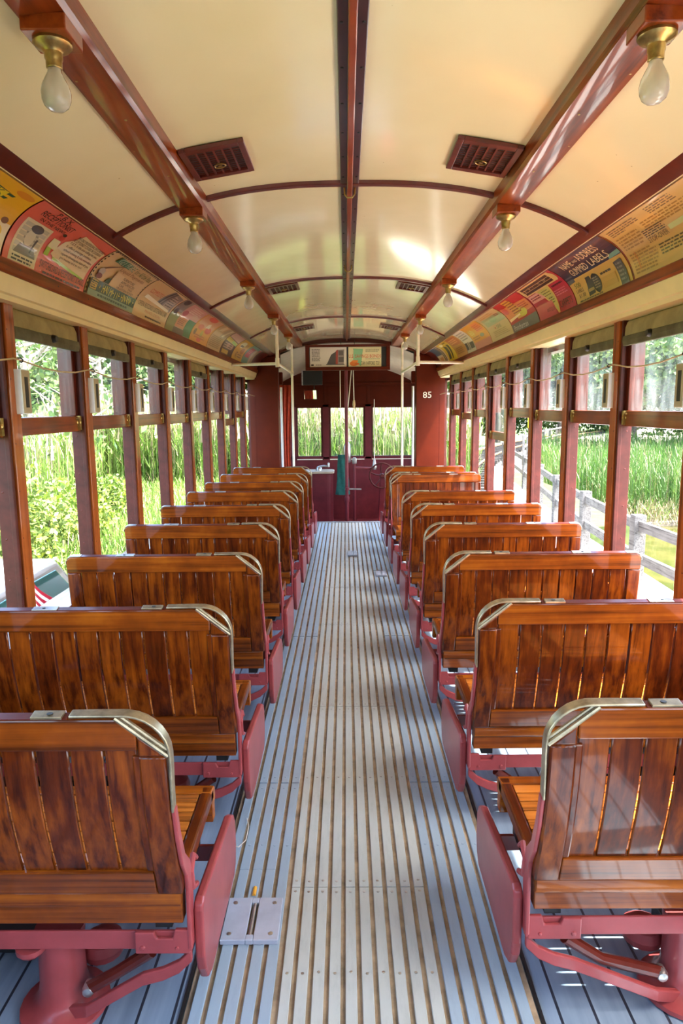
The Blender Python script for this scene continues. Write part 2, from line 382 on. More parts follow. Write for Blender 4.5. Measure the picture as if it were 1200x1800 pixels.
# cove that carries the cards
def cove(t, off=0.0):
    """point on the curved card cove of the right wall: t 0 at the lower rail, 1 at the upper"""
    bx, bz, tx, tz, sg = 1.200, 2.024, 1.032, 2.208, .034
    dx, dz = tx-bx, tz-bz; L = math.hypot(dx, dz); nx, nz = -dz/L*-1, dx/L*-1
    k = 4*sg*t*(1-t); px, pz = bx+dx*t+nx*k, bz+dz*t+nz*k
    gx, gz = dx+nx*4*sg*(1-2*t), dz+nz*4*sg*(1-2*t); g = math.hypot(gx, gz)
    qx, qz = gz/g, -gx/g           # outward
    if qx < 0: qx, qz = -qx, -qz
    return px-qx*off, pz-qz*off
for s in (-1, 1):
    pr = [cove(i/10, -.004) for i in range(11)]+[cove(i/10, -.02) for i in range(10, -1, -1)]
    struct(MB().sweep(pr, Y0, YB, s).build('trim_6', M['maroon'], smooth=True))
# ceiling: an arched sheet with thickness
xs = [-1.02+2.04*i/48 for i in range(49)]
ysx = [Y0+(YB-Y0)*j/30 for j in range(31)]
V = [(x, y, cz(x)) for y in ysx for x in xs]; F = [(j*49+i, j*49+i+1, (j+1)*49+i+1, (j+1)*49+i) for j in range(30) for i in range(48)]
mb = MB().add(V, F); o = mb.build('ceiling', M['cream_ceiling'], smooth=True); struct(o)
mb = MB().prism([(x, cz(x)+.03) for x in xs]+[(1.44, 2.30), (1.44, 2.36), (.9, 2.45), (0, 2.60), (-.9, 2.45), (-1.44, 2.36), (-1.44, 2.30)], lambda u, v, w: (u, w, v), Y0, 11.3)  # unseen roof shell above the ceiling, added to block the sun
struct(mb.build('ceiling', M['black']))
def rib(y, w, name='trim_7', mat='maroon', t=.016, xm=.985):
    n = 40; xx = [-xm+2*xm*i/n for i in range(n+1)]
    pr = [(x, cz(x)-t) for x in xx]+[(x, cz(x)+.006) for x in xx[::-1]]
    o = MB().prism(pr, lambda u, v, w_: (u, w_, v), y-w/2, y+w/2).build(name, M[mat], bevel=.004); return struct(o)
for y in (.93, 2.98, 5.03, 7.11): rib(y, .036)
# middle strip and the bar along its centre
struct(MB().box(-.038, .038, Y0, YB, 2.409, 2.428).build('trim_8', M['maroon_dark'], bevel=.003))
struct(MB().box(-.011, .011, Y0, YB, 2.386, 2.412).build('trim_9', M['rail_y'], bevel=.003))
sc = MB()
for k in range(40):
    for sx in (-1, 1): sc.lathe([(.0001, -.003), (.004, -.0025), (.005, 0)], (sx*.027, .9+k*.22, 2.409), 8)
struct(sc.build('trim_screws', M['black']))
# brass hook under the middle bar where it is jointed
for i, y in enumerate((3.0, 4.55)):
    tag(MB().tube([(-.022, y, 2.405), (-.020, y, 2.378), (-.010, y, 2.366), (.010, y, 2.366), (.020, y, 2.378), (.022, y, 2.405)], .004, 8).build('strap', M['brass_bulb'], smooth=True),
        ['brass strap around the middle ceiling bar at the nearest rib', 'brass strap around the middle ceiling bar beyond the nearest rib'][i], 'strap')
# long lamp rails
for s in (-1, 1):
    p = [(.588, cz(.588)+.01), (.592, 2.330), (.602, 2.320), (.690, 2.312), (.703, 2.316), (.709, 2.326), (.709, cz(.709)+.01)]
    o = struct(MB().sweep(p, Y0, YB, s).build('trim_10', M['rail_y'], smooth=True, auto=25))
    sc = MB()
    for k in range(36): sc.lathe([(.0001, -.002), (.0035, -.0015), (.004, 0)], (s*(.640 if k % 2 else .688), .9+k*.235, 2.3135), 6)
    struct(sc.build('trim_screws', M['brass_bulb'], o))

# window posts, sashes, blinds, boxes, bell cords
def post(s, y1, k):
    ya = y1-.098
    o = empty('trim_post', (s*PW, y1-.05, .62)); struct(o)
    def L(mb): return mb
    cx, cy, c0 = s*PW, y1-.05, .62
    def bx(x0, x1, y0, y1_, z0, z1): return MB().box(s*x0-cx, s*x1-cx, y0-cy, y1_-cy, z0-c0, z1-c0)
    bx(1.280, 1.338, ya, y1, .60, 1.90).build('post', M['post_paint'], o, bevel=.004)
    bx(1.334, 1.385, ya+.004, y1-.004, 1.45, 1.90).build('upper_frame', M['maroon'], o, bevel=.003)
    bx(1.266, 1.290, ya+.022, y1-.002, .63, 1.90).build('varnished_strip', M['strip'], o, bevel=.004)
    bx(1.272, 1.292, ya-.003, ya+.014, .63, 1.90).build('window_stop', M['post_paint'], o, bevel=.003)
    sc = MB()
    for z in (.72, .86, 1.02, 1.2, 1.38, 1.62, 1.8):
        sc.lathe([(.0001, -.002), (.0035, -.001), (.0035, .001)], (s*1.315-cx, ya-cy, z-c0), 8, axis='y')
        sc.lathe([(.0035, -.002), (.0035, .001), (.0001, .002)], (s*1.2665-cx, ya+.034-cy, z-c0), 8, axis='x')
    sc.build('screw', M['maroon'], o)
    return o
NK = range(-4, 9)
for s in (-1, 1):
    for k in NK: post(s, PH+PITCH*k, k)
def sash(s, k, z, dirty, n):
    """window between post k-1 and post k, its raised sash standing at height z"""
    ya, yb = PH+PITCH*(k-1), PH+PITCH*k-.098; cy = (ya+yb)/2; cx = s*1.30
    o = empty('window_%d' % n, (cx, cy, z)); struct(o)
    def bx(x0, x1, y0, y1, z0, z1): return MB().box(s*x0-cx, s*x1-cx, y0-cy, y1-cy, z0-z, z1-z)
    bx(1.292, 1.325, ya, yb, z, z+.072).build('sash_rail', M['post_y'], o, bevel=.004)
    mb = bx(1.300, 1.325, ya, ya+.036, z+.072, 2.0)
    mb.add(*(lambda q: (q.v, q.f))(bx(1.300, 1.325, yb-.036, yb, z+.072, 2.0))); mb.build('sash_stile', M['maroon'], o, bevel=.003)
    bx(1.312, 1.315, ya+.036, yb-.036, z+.07, 2.0).build('pane', M['glass_dirty' if dirty else 'glass'], o)
    mb = MB()
    for (a, c) in ((yb-.028, 1),):
        mb.lathe([(.016, -.002), (.016, .006), (.010, .012), (.010, .020), (.0001, .024)], (0, a-cy, .040), 12, axis='x') if s < 0 else mb.lathe([(.0001, -.024), (.010, -.020), (.010, -.012), (.016, -.006), (.016, .002)], (0, a-cy, .040), 12, axis='x')
        mb.box(-s*.004, -s*.020, a-cy-.010, a-cy+.010, .006, .072)
        mb.tube([(-s*.012, a-cy, .055), (-s*.014, a-cy-.03, .058)], .005, 8)
    mb.build('latch', M['brass_bulb'], o, smooth=True)
def blind(s, k, label, drop=1.775):
    ya, yb = PH+PITCH*(k-1), PH+PITCH*k-.098; cy = (ya+yb)/2; cx = s*1.285
    o = empty('roller_blind', (cx, cy, 1.86)); tag(o, label, 'blind', 'roller blinds above the windows')
    def rel(mb): return mb
    # cloth as a thin curved sheet with thickness
    pr = [(1.31, 1.90), (1.288, 1.885), (1.279, 1.86), (1.277, drop+.04), (1.281, drop+.04), (1.284, 1.86), (1.292, 1.882), (1.315, 1.897)]
    MB().prism(pr, lambda u, v, w: (s*u-cx, w-cy, v-1.86), ya+.012, yb-.012).build('blind_cloth', M['hemcloth'], o, smooth=True)
    MB().prism([(1.272, drop), (1.290, drop), (1.292, drop+.025), (1.288, drop+.045), (1.270, drop+.045), (1.268, drop+.022)], lambda u, v, w: (s*u-cx, w-cy, v-1.86), ya+.008, yb-.008).build('hem_bar', M['hembar'], o, bevel=.003)
    MB().lathe([(.014, -.014), (.018, 0), (.014, .014)], (s*1.266-cx, .02, drop+.03-1.86), 10, axis='x').build('pull_knob', M['black'], o, smooth=True)

# rear end of the saloon, unseen; added to cut the light from behind
rw = empty('wall_back', (0, Y0, 0)); struct(rw)
for a in ((-1.3, 1.3, -.1, 1.0), (-1.3, 1.3, 1.70, 2.45), (-1.3, -.80, 1.0, 1.70), (.80, 1.3, 1.0, 1.70), (-.50, -.22, 1.0, 1.70), (.22, .50, 1.0, 1.70)):
    MB().box(a[0], a[1], -.05, 0, a[2], a[3]).build('panel', M['bulk'], rw)
LZ = {(-1, 4): 1.40, (-1, 7): 1.33, (1, 5): 1.215, (1, 7): 1.37, (1, 4): 1.42}
NOBLIND = {(-1, 4), (-1, 7), (-1, 8), (-1, 6), (1, 3)}
cnt = 0
for s, nm in ((-1, 'left'), (1, 'right')):
    bl = [k for k in range(0, 9) if (s, k) not in NOBLIND]
    for k in range(-3, 9):
        cnt += 1
        sash(s, k, LZ.get((s, k), 1.405), s > 0 and k in (1, 2, 3, 4), cnt)
        if k in bl: blind(s, k, 'olive canvas roller blind rolled up over a %s-hand window, %s of the %s blinds' % (nm, ORD[bl.index(k)], nm))
    # grey boxes on the posts
    for q, k in enumerate(range(0, 9)):
        y1 = PH+PITCH*k
        o = empty('post_box', (s*PW, y1-.01, 1.49)); tag(o, 'pale grey oblong box with slotted side on a %s post, %s along the %s wall' % (nm, ORD[q], nm), 'box', 'grey boxes on the window posts')
        MB().box(0, -s*.030, -.028, .042, 0, .168).build('case', M['box'], o, bevel=.003)
        MB().box(-s*.0295, -s*.0325, -.025, .039, .004, .164).build('cover_plate', M['boxtan'], o, bevel=.001, seg=1)
        MB().box(-s*.032, -s*.034, -.007, .019, .025, .140).build('slot', M['black'], o)
    # bell cord and its eyelets
    pts = []
    for k in range(-3, 9):
        y1 = PH+PITCH*k
        pts += [(s*1.252, y1-.06, 1.695-.0005*k), (s*1.250, y1+.012, 1.69)]
        if k < 8:
            for t in (.25, .5, .75): pts.append((s*1.250, y1+.012+t*.674, 1.69-.022*4*t*(1-t)))
    c = MB().tube(pts+[(s*1.24, 9.28, 1.675)], .0035, 6)
    tag(c.build('bell_cord', M['cord'], smooth=True), 'thin tan cord strung along the %s window posts' % nm, 'cord')
    for k in range(0, 9):
        y1 = PH+PITCH*k
        e = MB().tube([(s*1.266, y1-.002, 1.70), (s*1.25, y1-.002, 1.70), (s*1.243, y1-.002, 1.692), (s*1.25, y1-.002, 1.684), (s*1.258, y1-.002, 1.688)], .0028, 6)
        tag(e.build('cord_eyelet', M['black'], smooth=True), 'small dark eyelet carrying the cord on a %s post, %s along the wall' % (nm, ORD[k]), 'hook', 'cord eyelets')

# ------------------------------------------------------------------ benches
def bench(s, flip=False):
    """two-seat walk-over bench; origin on the floor below the top of its back, s: -1 left of the aisle, 1 right"""
    t = empty('slatted_bench', (0, 0, 0))
    A, B = .405, 1.258                       # aisle end and wall end (distance from the car's middle)
    # --- back: leaning plane, local q along the slope
    y_t, z_t, y_b, z_b = 0.0, .868, .088, .398
    if flip: y_t, y_b = .585, .497
    dy, dz = y_b-y_t, z_b-z_t; Lb = math.hypot(dy, dz); uy, uz = dy/Lb, dz/Lb
    ny, nz = -uz, uy                          # thickness direction
    if ny > 0: ny, nz = -ny, -nz             # towards the camera
    def P(x, q, w):
        w = w+(-1 if flip else 1)*.020*math.sin(math.pi*min(1, max(0, q/Lb)))        # gently bowed back
        return (s*x, y_t+uy*q+ny*w, z_t+uz*q+nz*w)
    def slab(mb, x0, x1, q0, q1, w0, w1):
        n = max(1, int((q1-q0)/.05)); vs = []
        for i in range(n+1):
            q = q0+(q1-q0)*i/n; vs += [P(x0, q, w0), P(x1, q, w0), P(x1, q, w1), P(x0, q, w1)]
        return mb.add(vs, [(i*4+j, i*4+(j+1) % 4, i*4+4+(j+1) % 4, i*4+4+j) for i in range(n) for j in range(4)]+[(3, 2, 1, 0), (4*n, 4*n+1, 4*n+2, 4*n+3)])
    def lad(q0, q1, n=8): return [q0+(q1-q0)*i/n for i in range(n+1)]
    th = .013
    c = .062
    fr = MB()
    # top rail with the chamfered aisle corner, stiles, bottom rail
    fr.prism([(A+.104, 0), (B-.02, 0), (B-.003, .012), (B, .03), (B, .072), (A+c+.001, .072), (A+c+.001, .036)], lambda u, v, w: P(u, v, w), -th, th)
    rail = fr.build('top_rail', M['oak_x'], t, bevel=.004)
    st = MB(); slab(st, A+.004, A+c, .086, Lb, -th, th); st.prism([(A+.004, .086), (A+c, .0365), (A+c, .086)], lambda u, v, w: P(u, v, w), -th, th)
    st.build('stile', M['oak_z'], t, smooth=True, auto=30, bevel=.005)
    st = slab(MB(), B-.055, B, .073, Lb, -th, th); st.build('stile', M['oak_z'], t, smooth=True, auto=30, bevel=.005)
    slab(MB(), A+c, B-.055, Lb-.075, Lb-.004, -th, th).build('bottom_rail', M['oak_x'], t, bevel=.003)
    pn = MB(); n = 10; w0, w1 = A+c+.002, B-.057; p = (w1-w0)/n
    for i in range(n):
        xa, xb = w0+p*i+.0026, w0+p*(i+1)-.0026
        mid = (xa+xb)/2
        slab(pn, xa, xb, .0725, Lb-.0755, -.004, .0045)
    pn.build('back_panel', M['oak_z'], t, smooth=True, auto=30, bevel=.0022, seg=1)
    # stile moulding next to the panel
    mo = MB(); slab(mo, A+c-.004, A+c+.014, .085, Lb-.078, .003, .011); mo.build('bead', M['oak_z'], t, bevel=.004)
    # --- metal strip along the top edge and round the aisle corner
    def strip(pts, wid, thk):
        mb = MB(); k = len(pts)
        vs = []
        for i, (x, q) in enumerate(pts):
            a = pts[max(i-1, 0)]; b_ = pts[min(i+1, k-1)]; tx, tq = b_[0]-a[0], b_[1]-a[1]; l = math.hypot(tx, tq); nx, nq = tq/l, -tx/l
            for w, e in ((-wid, 0), (wid, 0), (wid, thk), (-wid, thk)): vs.append(P(x+nx*e, q+nq*e, w))
        fs = []
        for i in range(k-1):
            for j in range(4): fs.append((i*4+j, i*4+(j+1) % 4, (i+1)*4+(j+1) % 4, (i+1)*4+j))
        fs += [(3, 2, 1, 0), tuple(range((k-1)*4, k*4))]
        return mb.add(vs, fs)
    corner = [(A+.003, .225), (A+.001, .16), (A-.001, .11)]+[(A+.090+.091*math.cos(R(a)), .087+.091*math.sin(R(a))) for a in (180, 192, 204, 216, 228, 240, 252, 264, 270)]+[(A+.13, -.004), (A+.20, -.003)]
    corner = [(x, q) for x, q in corner]
    strip(corner, .0125, .006).build('corner_handle', M['brass'], t, smooth=True, bevel=.002, seg=2)
    strip([(A+.215, -.001), (A+.28, -.001)], .0125, .006).build('cap_plate', M['brass'], t, bevel=.001)
    MB().lathe([(.0065, 0), (.0065, .0007)], P(A+.243, -.0075, 0), 10).build('screw_hole', M['black'], t)
    strip([(B-.30, -.001), (B-.22, -.001)], .0125, .004).build('cap_plate', M['steel'], t, bevel=.001)
    MB().lathe([(.005, 0), (.005, .0007)], P(B-.255, -.0055, 0), 10).build('screw_hole', M['black'], t)
    strip([(B-.065, -.001), (B-.022, -.001), (B-.008, .006), (B+.001, .022), (B+.001, .032)], .012, .0025).build('wall_end_cap', M['steel'], t)
    strip([(A+.205, .0), (B-.067, .0)], .0115, .002).build('top_edge', M['maroon'], t)
    # double rod over the chamfer
    br = MB(); br.tube([P(A+.000, .086, .008), P(A+.106, -.001, .008)], .0055, 8); br.tube([P(A+.000, .086, -.006), P(A+.106, -.001, -.006)], .0055, 8)
    br.build('corner_brace', M['brass'], t, smooth=True)
    # --- seat: slats across, frame around
    ys0, ys1, zb, zf = .105, .490, .402, .418
    if flip: zb, zf = .418, .402
    def zs(y): return zb+(zf-zb)*(y-ys0)/(ys1-ys0)
    se = MB()
    ne = 8; d = (ys1-ys0-.06)/ne
    for i in range(ne):
        a, b_ = ys0+.03+d*i+.0022, ys0+.03+d*(i+1)-.0022
        x0_, x1_ = A+.045, B-.02
        se.hexa([(s*x0_, a, zs(a)-.018), (s*x1_, a, zs(a)-.018), (s*x1_, b_, zs(b_)-.018), (s*x0_, b_, zs(b_)-.018), (s*x0_, a, zs(a)), (s*x1_, a, zs(a)), (s*x1_, b_, zs(b_)), (s*x0_, b_, zs(b_))])
    se.build('seat_slats', M['seat_y'], t, bevel=.003)
    MB().hexa([(s*(A+.012), ys0, zb-.035), (s*(A+.044), ys0, zb-.035), (s*(A+.044), ys1, zf-.035), (s*(A+.012), ys1, zf-.035), (s*(A+.012), ys0, zb+.003), (s*(A+.044), ys0, zb+.003), (s*(A+.044), ys1, zf+.003), (s*(A+.012), ys1, zf+.003)]).build('seat_side_rail', M['oak_y'], t, bevel=.006)
    def railp(y, z, o_):   # rounded front/back rail of the seat
        pr = [(y-.02*o_, z-.095), (y+.014*o_, z-.095), (y+.014*o_, z-.050), (y+.022*o_, z-.044), (y+.026*o_, z-.030), (y+.024*o_, z-.010), (y+.012*o_, z+.001), (y-.03*o_, z+.002), (y-.03*o_, z-.03), (y-.02*o_, z-.03)]
        return MB().prism(pr, lambda u, v, w: (s*w, u, v), A+.012, B-.01)
    railp(ys0+.004, zb, -1).build('seat_rear_rail', M['oak_x'], t, smooth=True, auto=30, bevel=.002)
    railp(ys1-.004, zf, 1).build('seat_front_rail', M['oak_x'], t, smooth=True, auto=30, bevel=.002)
    # --- pink iron: lever along the back, cross bar, end panel, brace, pedestal
    lv = MB()
    def lever(pts, wid):
        k = len(pts); vs = []
        for i, (x, y, z) in enumerate(pts):
            a = Vector(pts[max(0, i-1)]); b_ = Vector(pts[min(k-1, i+1)]); tg = (b_-a).normalized(); nn = Vector((0, -tg.z, tg.y))
            w = wid[i]
            for dx, e in ((-.005, -1), (.005, -1), (.005, 1), (-.005, 1)): vs.append((s*(x+dx), y+nn.y*w*e, z+nn.z*w*e))
        fs = []
        for i in range(k-1):
            for j in range(4): fs.append((i*4+j, i*4+(j+1) % 4, (i+1)*4+(j+1) % 4, (i+1)*4+j))
        fs += [(3, 2, 1, 0), tuple(range((k-1)*4, k*4))]
        return lv.add(vs, fs)
    e0 = P(A-.001, .22, 0); e1 = P(A-.001, .36, 0)
    lx = A-.001
    if not flip: pts = [(lx, e0[1], e0[2]), (lx, P(0, .30, 0)[1]+.003, P(0, .30, 0)[2]), (lx, P(0, .38, 0)[1]+.010, P(0, .38, 0)[2]), (lx, .104, .445), (lx, .118, .39), (lx, .115, .31), (lx, .115, .235)]
    else: pts = [(lx, e0[1], e0[2]), (lx, P(0, .30, 0)[1]-.003, P(0, .30, 0)[2]), (lx, P(0, .38, 0)[1]-.010, P(0, .38, 0)[2]), (lx, .471, .445), (lx, .467, .39), (lx, .470, .31), (lx, .47, .235)]
    lever(pts, [.010, .012, .014, .019, .021, .018, .018]); lv.build('back_lever', M['pink'], t, bevel=.003)
    yk = .125 if not flip else .46
    hk = MB().tube([(s*(lx-.004), yk+.05, .42), (s*(lx-.004), yk+.025, .445), (s*(lx-.004), yk, .42), (s*(lx-.004), yk+.01, .37), (s*(lx-.004), yk+.05, .35)], .007, 8)
    hk.build('pivot_hook', M['pink'], t, smooth=True)
    # end panel: thick rounded plate
    raw = [(.118, .315), (.124, .332), (.140, .340), (.53, .300), (.565, .282), (.585, .25), (.590, .17), (.575, .12), (.545, .092), (.195, .088), (.155, .105), (.128, .15), (.118, .19)]
    raw = [(u+.005, v) for u, v in raw]
    MB().prism(raw, lambda u, v, w: (s*w, u, v), .375, .399).build('end_panel', M['pink'], t, bevel=.007, seg=3)
    MB().box(s*.400, s*1.25, .110, .117, .226, .274).build('cross_bar', M['pink'], t, bevel=.002)
    bk = MB().prism([(A, .222), (A+.13, .222), (A+.13, .278), (A+.085, .278), (A+.078, .262), (A+.04, .262), (A+.034, .285), (A, .285)], lambda u, v, w: (s*u, w, v), .099, .110)
    bk.build('bar_bracket', M['pink'], t, bevel=.003)
    for rx, rr in ((A+.112, .007), (A+.03, .005)): MB().lathe([(.0001, -.004), (rr*.8, -.003), (rr, 0)], (s*rx, .099, .238), 10, axis='y').build('rivet', M['pink'], t, smooth=True)
    MB().box(s*(A+.045), s*(A+.085), .12, .44, .276, .315).build('seat_track', M['black'], t)
    MB().box(s*.400, s*1.25, .430, .440, .226, .274).build('cross_bar', M['pink'], t, bevel=.002)
    MB().box(s*.400, s*.409, .10, .445, .228, .268).build('side_bar', M['pink'], t, bevel=.002)
    # braces from the end panel to the pedestal foot
    px = 0 if s < 0 else .085
    def brace(y):
        mb = MB(); pts = [(.403, y-.01, .212), (.435, y-.01, .180), (.475, y-.01, .160), (.525, y-.01, .146), (.67+px*.8, y, .050), (.735+px, y+.03, .016)]
        k = len(pts); vs = []
        for i, (x, yy, z) in enumerate(pts):
            for dy_, dz_ in ((-.011, -.016), (.003, -.016), (.003, .016), (-.011, .016)): vs.append((s*x, yy+dy_, z+dz_))
        fs = [(i*4+j, i*4+(j+1) % 4, (i+1)*4+(j+1) % 4, (i+1)*4+j) for i in range(k-1) for j in range(4)]+[(3, 2, 1, 0), tuple(range((k-1)*4, k*4))]
        return mb.add(vs, fs)
    brace(.125).build('brace', M['pink'], t, bevel=.003)
    MB().tube([(s*.505, .130, .205), (s*.60, .140, .135), (s*(.672+px), .15, .085)], [.016, .015, .016], 10).build('brace_rod', M['maroon'], t, smooth=True)
    MB().lathe([(.0001, -.014), (.012, -.010), (.016, 0), (.016, .02)], (s*(.672+px), .142, .085), 10, axis='y').build('brace_bolt', M['steel'], t, smooth=True)
    pd = MB(); pd.lathe([(.110, 0), (.108, .010), (.082, .018), (.064, .038), (.057, .075), (.055, .16), (.058, .195), (.060, .21), (.060, .222), (.0001, .222)], (s*(.755+px), .195, 0), 22)
    pd.build('pedestal', M['pink'], t, smooth=True)
    MB().lathe([(.0001, -.008), (.03, -.004), (.036, .004), (.036, .016)], (s*(.80+px), .135, .204), 14).build('pedestal_ear', M['pink'], t, smooth=True)
    MB().lathe([(.03, 0), (.052, .01), (.058, .03), (.05, .052), (.028, .066), (.0001, .07)], (s*(.685+px), .285, .06), 16).build('pedestal_boss', M['pink'], t, smooth=True)
    MB().box(s*.86, s*1.28, .35, .43, .004, .07).build('heater_box', M['black'], t, bevel=.004)
    return t
rowsL = [1.345, 2.130, 2.935, 3.735, 4.490, 5.250, 5.925, 6.665, 7.45]
rowsR = [1.385, 2.165, 2.925, 3.695, 4.455, 5.175, 5.905, 6.70, 7.42]
def seat_label(side, i, extra=''):
    if i == 0: return 'varnished slatted wooden bench on pink iron legs, %s of the aisle, closest in the picture' % side
    return 'varnished slatted wooden bench %s of the aisle, %s from the camera%s' % (side, ORD[i], extra)
for s, rows, side in ((-1, rowsL, 'left'), (1, rowsR, 'right')):
    proto = bench(s)
    for i, y in enumerate(rows):
        if s == 1 and i == 6:
            o = bench(s, True)
        else:
            o = proto if i == 0 else copy_tree(proto)
        o.location = (0, y, 0); o.rotation_euler = (0, 0, R((rnd.random()-.5)*.5) if i else 0)
        tag(o, seat_label(side, i, ', its back flipped forward' if (s == 1 and i == 6) else ''), 'bench', 'slatted benches %s of the aisle' % side)
# ------------------------------------------------------------------ ceiling fittings
def vent(s, xc, yc, w, l, label):
    z0 = cz(xc); sl = (cz(xc+.01)-cz(xc-.01))/.02
    t = empty('ceiling_vent', (s*xc, yc, z0-.008)); t.rotation_euler = (0, math.atan(-sl)*s, 0); tag(t, label, 'vent', 'ceiling ventilation grilles')
    hw, hl = w/2, l/2; bw, bl = .022, .030
    fr = MB()
    for a in ((-hw, -hw+bw, -hl, hl), (hw-bw, hw, -hl, hl), (-hw+bw, hw-bw, -hl, -hl+bl), (-hw+bw, hw-bw, hl-bl, hl)): fr.box(a[0], a[1], a[2], a[3], -.010, .004)
    fr.build('vent_frame', M['maroon'], t, bevel=.002)
    MB().box(-hw+bw, hw-bw, -hl+bl, hl-bl, .001, .003).build('dark_backing', M['black'], t)
    g = MB(); n = 6
    for i in range(1, n): x = -hw+bw+(w-2*bw)*i/n; g.box(x-.0036, x+.0036, -hl+bl, hl-bl, -.006, -.001)
    for i in range(1, 12): y = -hl+bl+(l-2*bl)*i/12; g.box(-hw+bw, hw-bw, y-.0018, y+.0018, -.003, -.001)
    g.build('grille', M['maroon'], t)
    k = MB().tube([(.02*math.cos(R(a)), .035+.02*math.sin(R(a)), -.008) for a in range(0, 360, 30)], .003, 6, closed=True); k.lathe([(.008, -.010), (.008, -.004)], (0, .035, 0), 10)
    k.build('vent_ring', M['brass_bulb'], t, smooth=True)
for j, y in enumerate((2.605, 5.23, 7.75)):
    for s, nm in ((-1, 'left'), (1, 'right')):
        vent(s, .474, y, .226, .29, 'rectangular red grille in the cream ceiling %s of the middle strip, %s from the camera' % (nm, ORD[j] if j else 'closest'))
def bulb(s, y, label):
    t = empty('ceiling_light_bulb', (s*.648, y, 2.315)); tag(t, label, 'light bulb', 'bare bulbs under the ceiling rails')
    MB().box(-.048, .048, -.050, .050, -.030, .004).build('mounting_block', M['rail_y'], t, bevel=.003)
    MB().lathe([(.040, -.030), (.041, -.036), (.036, -.042), (.024, -.046), (.019, -.052), (.019, -.064), (.017, -.068), (.017, -.082), (.0155, -.084), (.0001, -.084)], n=20).build('lamp_socket', M['brass_bulb'], t, smooth=True)
    MB().lathe([(.0135, -.082), (.0155, -.092), (.022, -.104), (.0285, -.118), (.0315, -.132), (.0305, -.147), (.025, -.159), (.015, -.167), (.0001, -.170)], n=20).build('glass_bulb', M['bulb'], t, smooth=True)
m, nt, b = new_mat('unlit_bulb_glass'); M['bulb'] = m
b.inputs['Base Color'].default_value = (.78, .74, .66, 1); b.inputs['Roughness'].default_value = .08; b.inputs['Transmission Weight'].default_value = .55; b.inputs['IOR'].default_value = 1.15; b.inputs['Coat Weight'].default_value = 1; b.inputs['Coat Roughness'].default_value = .02
for s, nm, ys in ((-1, 'left', (1.60, 2.98, 4.60, 6.18, 7.75)), (1, 'right', (1.60, 2.99, 4.60, 6.28, 7.85))):
    for i, y in enumerate(ys):
        bulb(s, y, 'bare unlit bulb in brass socket under the %s ceiling rail, %s from the camera' % (nm, ORD[i] if i else 'closest'))

# ------------------------------------------------------------------ advertising cards
def text_mesh(s, font_shear=0):
    cu = bpy.data.curves.new('t', 'FONT'); cu.body = s; cu.size = 1; cu.shear = font_shear; cu.resolution_u = 2
    o = bpy.data.objects.new('t', cu); COL.objects.link(o)
    dg = bpy.context.evaluated_depsgraph_get(); dg.update()
    me = bpy.data.meshes.new_from_object(o.evaluated_get(dg)); bpy.data.objects.remove(o); bpy.data.curves.remove(cu)
    V = [(v.co.x, v.co.y) for v in me.vertices]; F = [tuple(p.vertices) for p in me.polygons]; bpy.data.meshes.remove(me)
    if not V: return [], []
    x0 = min(v[0] for v in V); x1 = max(v[0] for v in V); y0 = min(v[1] for v in V); y1 = max(v[1] for v in V)
    return [((x-x0)/max(x1-x0, 1e-6), (y-y0)/max(y1-y0, 1e-6)) for x, y in V], F
TXT = {}
def card_print(items, w, place):
    """items in card units (u, v in 0..1) -> {'shapes': MB, 'letters': MB}; place(u_m, v01, off) -> xyz"""
    out = {'shapes': (MB(), []), 'letters': (MB(), [])}; off = .0006
    for it in items:
        k = it[0]; col = it[-1] if isinstance(it[-1], str) and it[-1].startswith('#') else '#222222'
        key = 'letters' if k in ('text', 'lines') else 'shapes'; mb, mats = out[key]; off += .00012 if key == 'shapes' else .00006
        if col not in mats: mats.append(col)
        mb.cur = mats.index(col)
        def quadgrid(fn, nu, nv):
            vs = [place(*fn(i/nu, j/nv), off) for j in range(nv+1) for i in range(nu+1)]
            mb.add(vs, [(j*(nu+1)+i, j*(nu+1)+i+1, (j+1)*(nu+1)+i+1, (j+1)*(nu+1)+i) for j in range(nv) for i in range(nu)])
        if k == 'rect':
            u0, v0, u1, v1 = it[1:5]; quadgrid(lambda a, c: ((u0+(u1-u0)*a)*w, v0+(v1-v0)*c), 1, max(1, int(abs(v1-v0)*14)))
        elif k == 'quad':     # four corners: bl, br, tr, tl
            p = it[1]; quadgrid(lambda a, c: (((p[0][0]*(1-a)+p[1][0]*a)*(1-c)+(p[3][0]*(1-a)+p[2][0]*a)*c)*w, (p[0][1]*(1-a)+p[1][1]*a)*(1-c)+(p[3][1]*(1-a)+p[2][1]*a)*c), 3, 10)
        elif k == 'ell':
            cu, cv, ru, rv = it[1:5]; quadgrid(lambda a, c: ((cu+ru*(2*a-1)*math.sqrt(max(0, 1-(2*c-1)**2)))*w, cv+rv*(2*c-1)), 1, 12)
        elif k == 'text':
            st, u0, v0, u1, v1 = it[1:6]
            if st not in TXT: TXT[st] = text_mesh(st)
            V, F = TXT[st]; mb.add([place((u0+(u1-u0)*x)*w, v0+(v1-v0)*y, off) for x, y in V], F)
        elif k == 'lines':
            u0, v0, u1, v1, n = it[1:6]
            for i in range(n):
                v = v1-(v1-v0)*(i+.5)/n; h = (v1-v0)/n*.25; u = u0
                end = u1-(u1-u0)*rnd.random()*.18
                while u < end:
                    l = min(.015+rnd.random()*.045, end-u); a, c = u, u+l
                    mb.add([place(a*w, v-h, off), place(c*w, v-h, off), place(c*w, v+h, off), place(a*w, v+h, off)], [(0, 1, 2, 3)]); u += l+.009
    return out
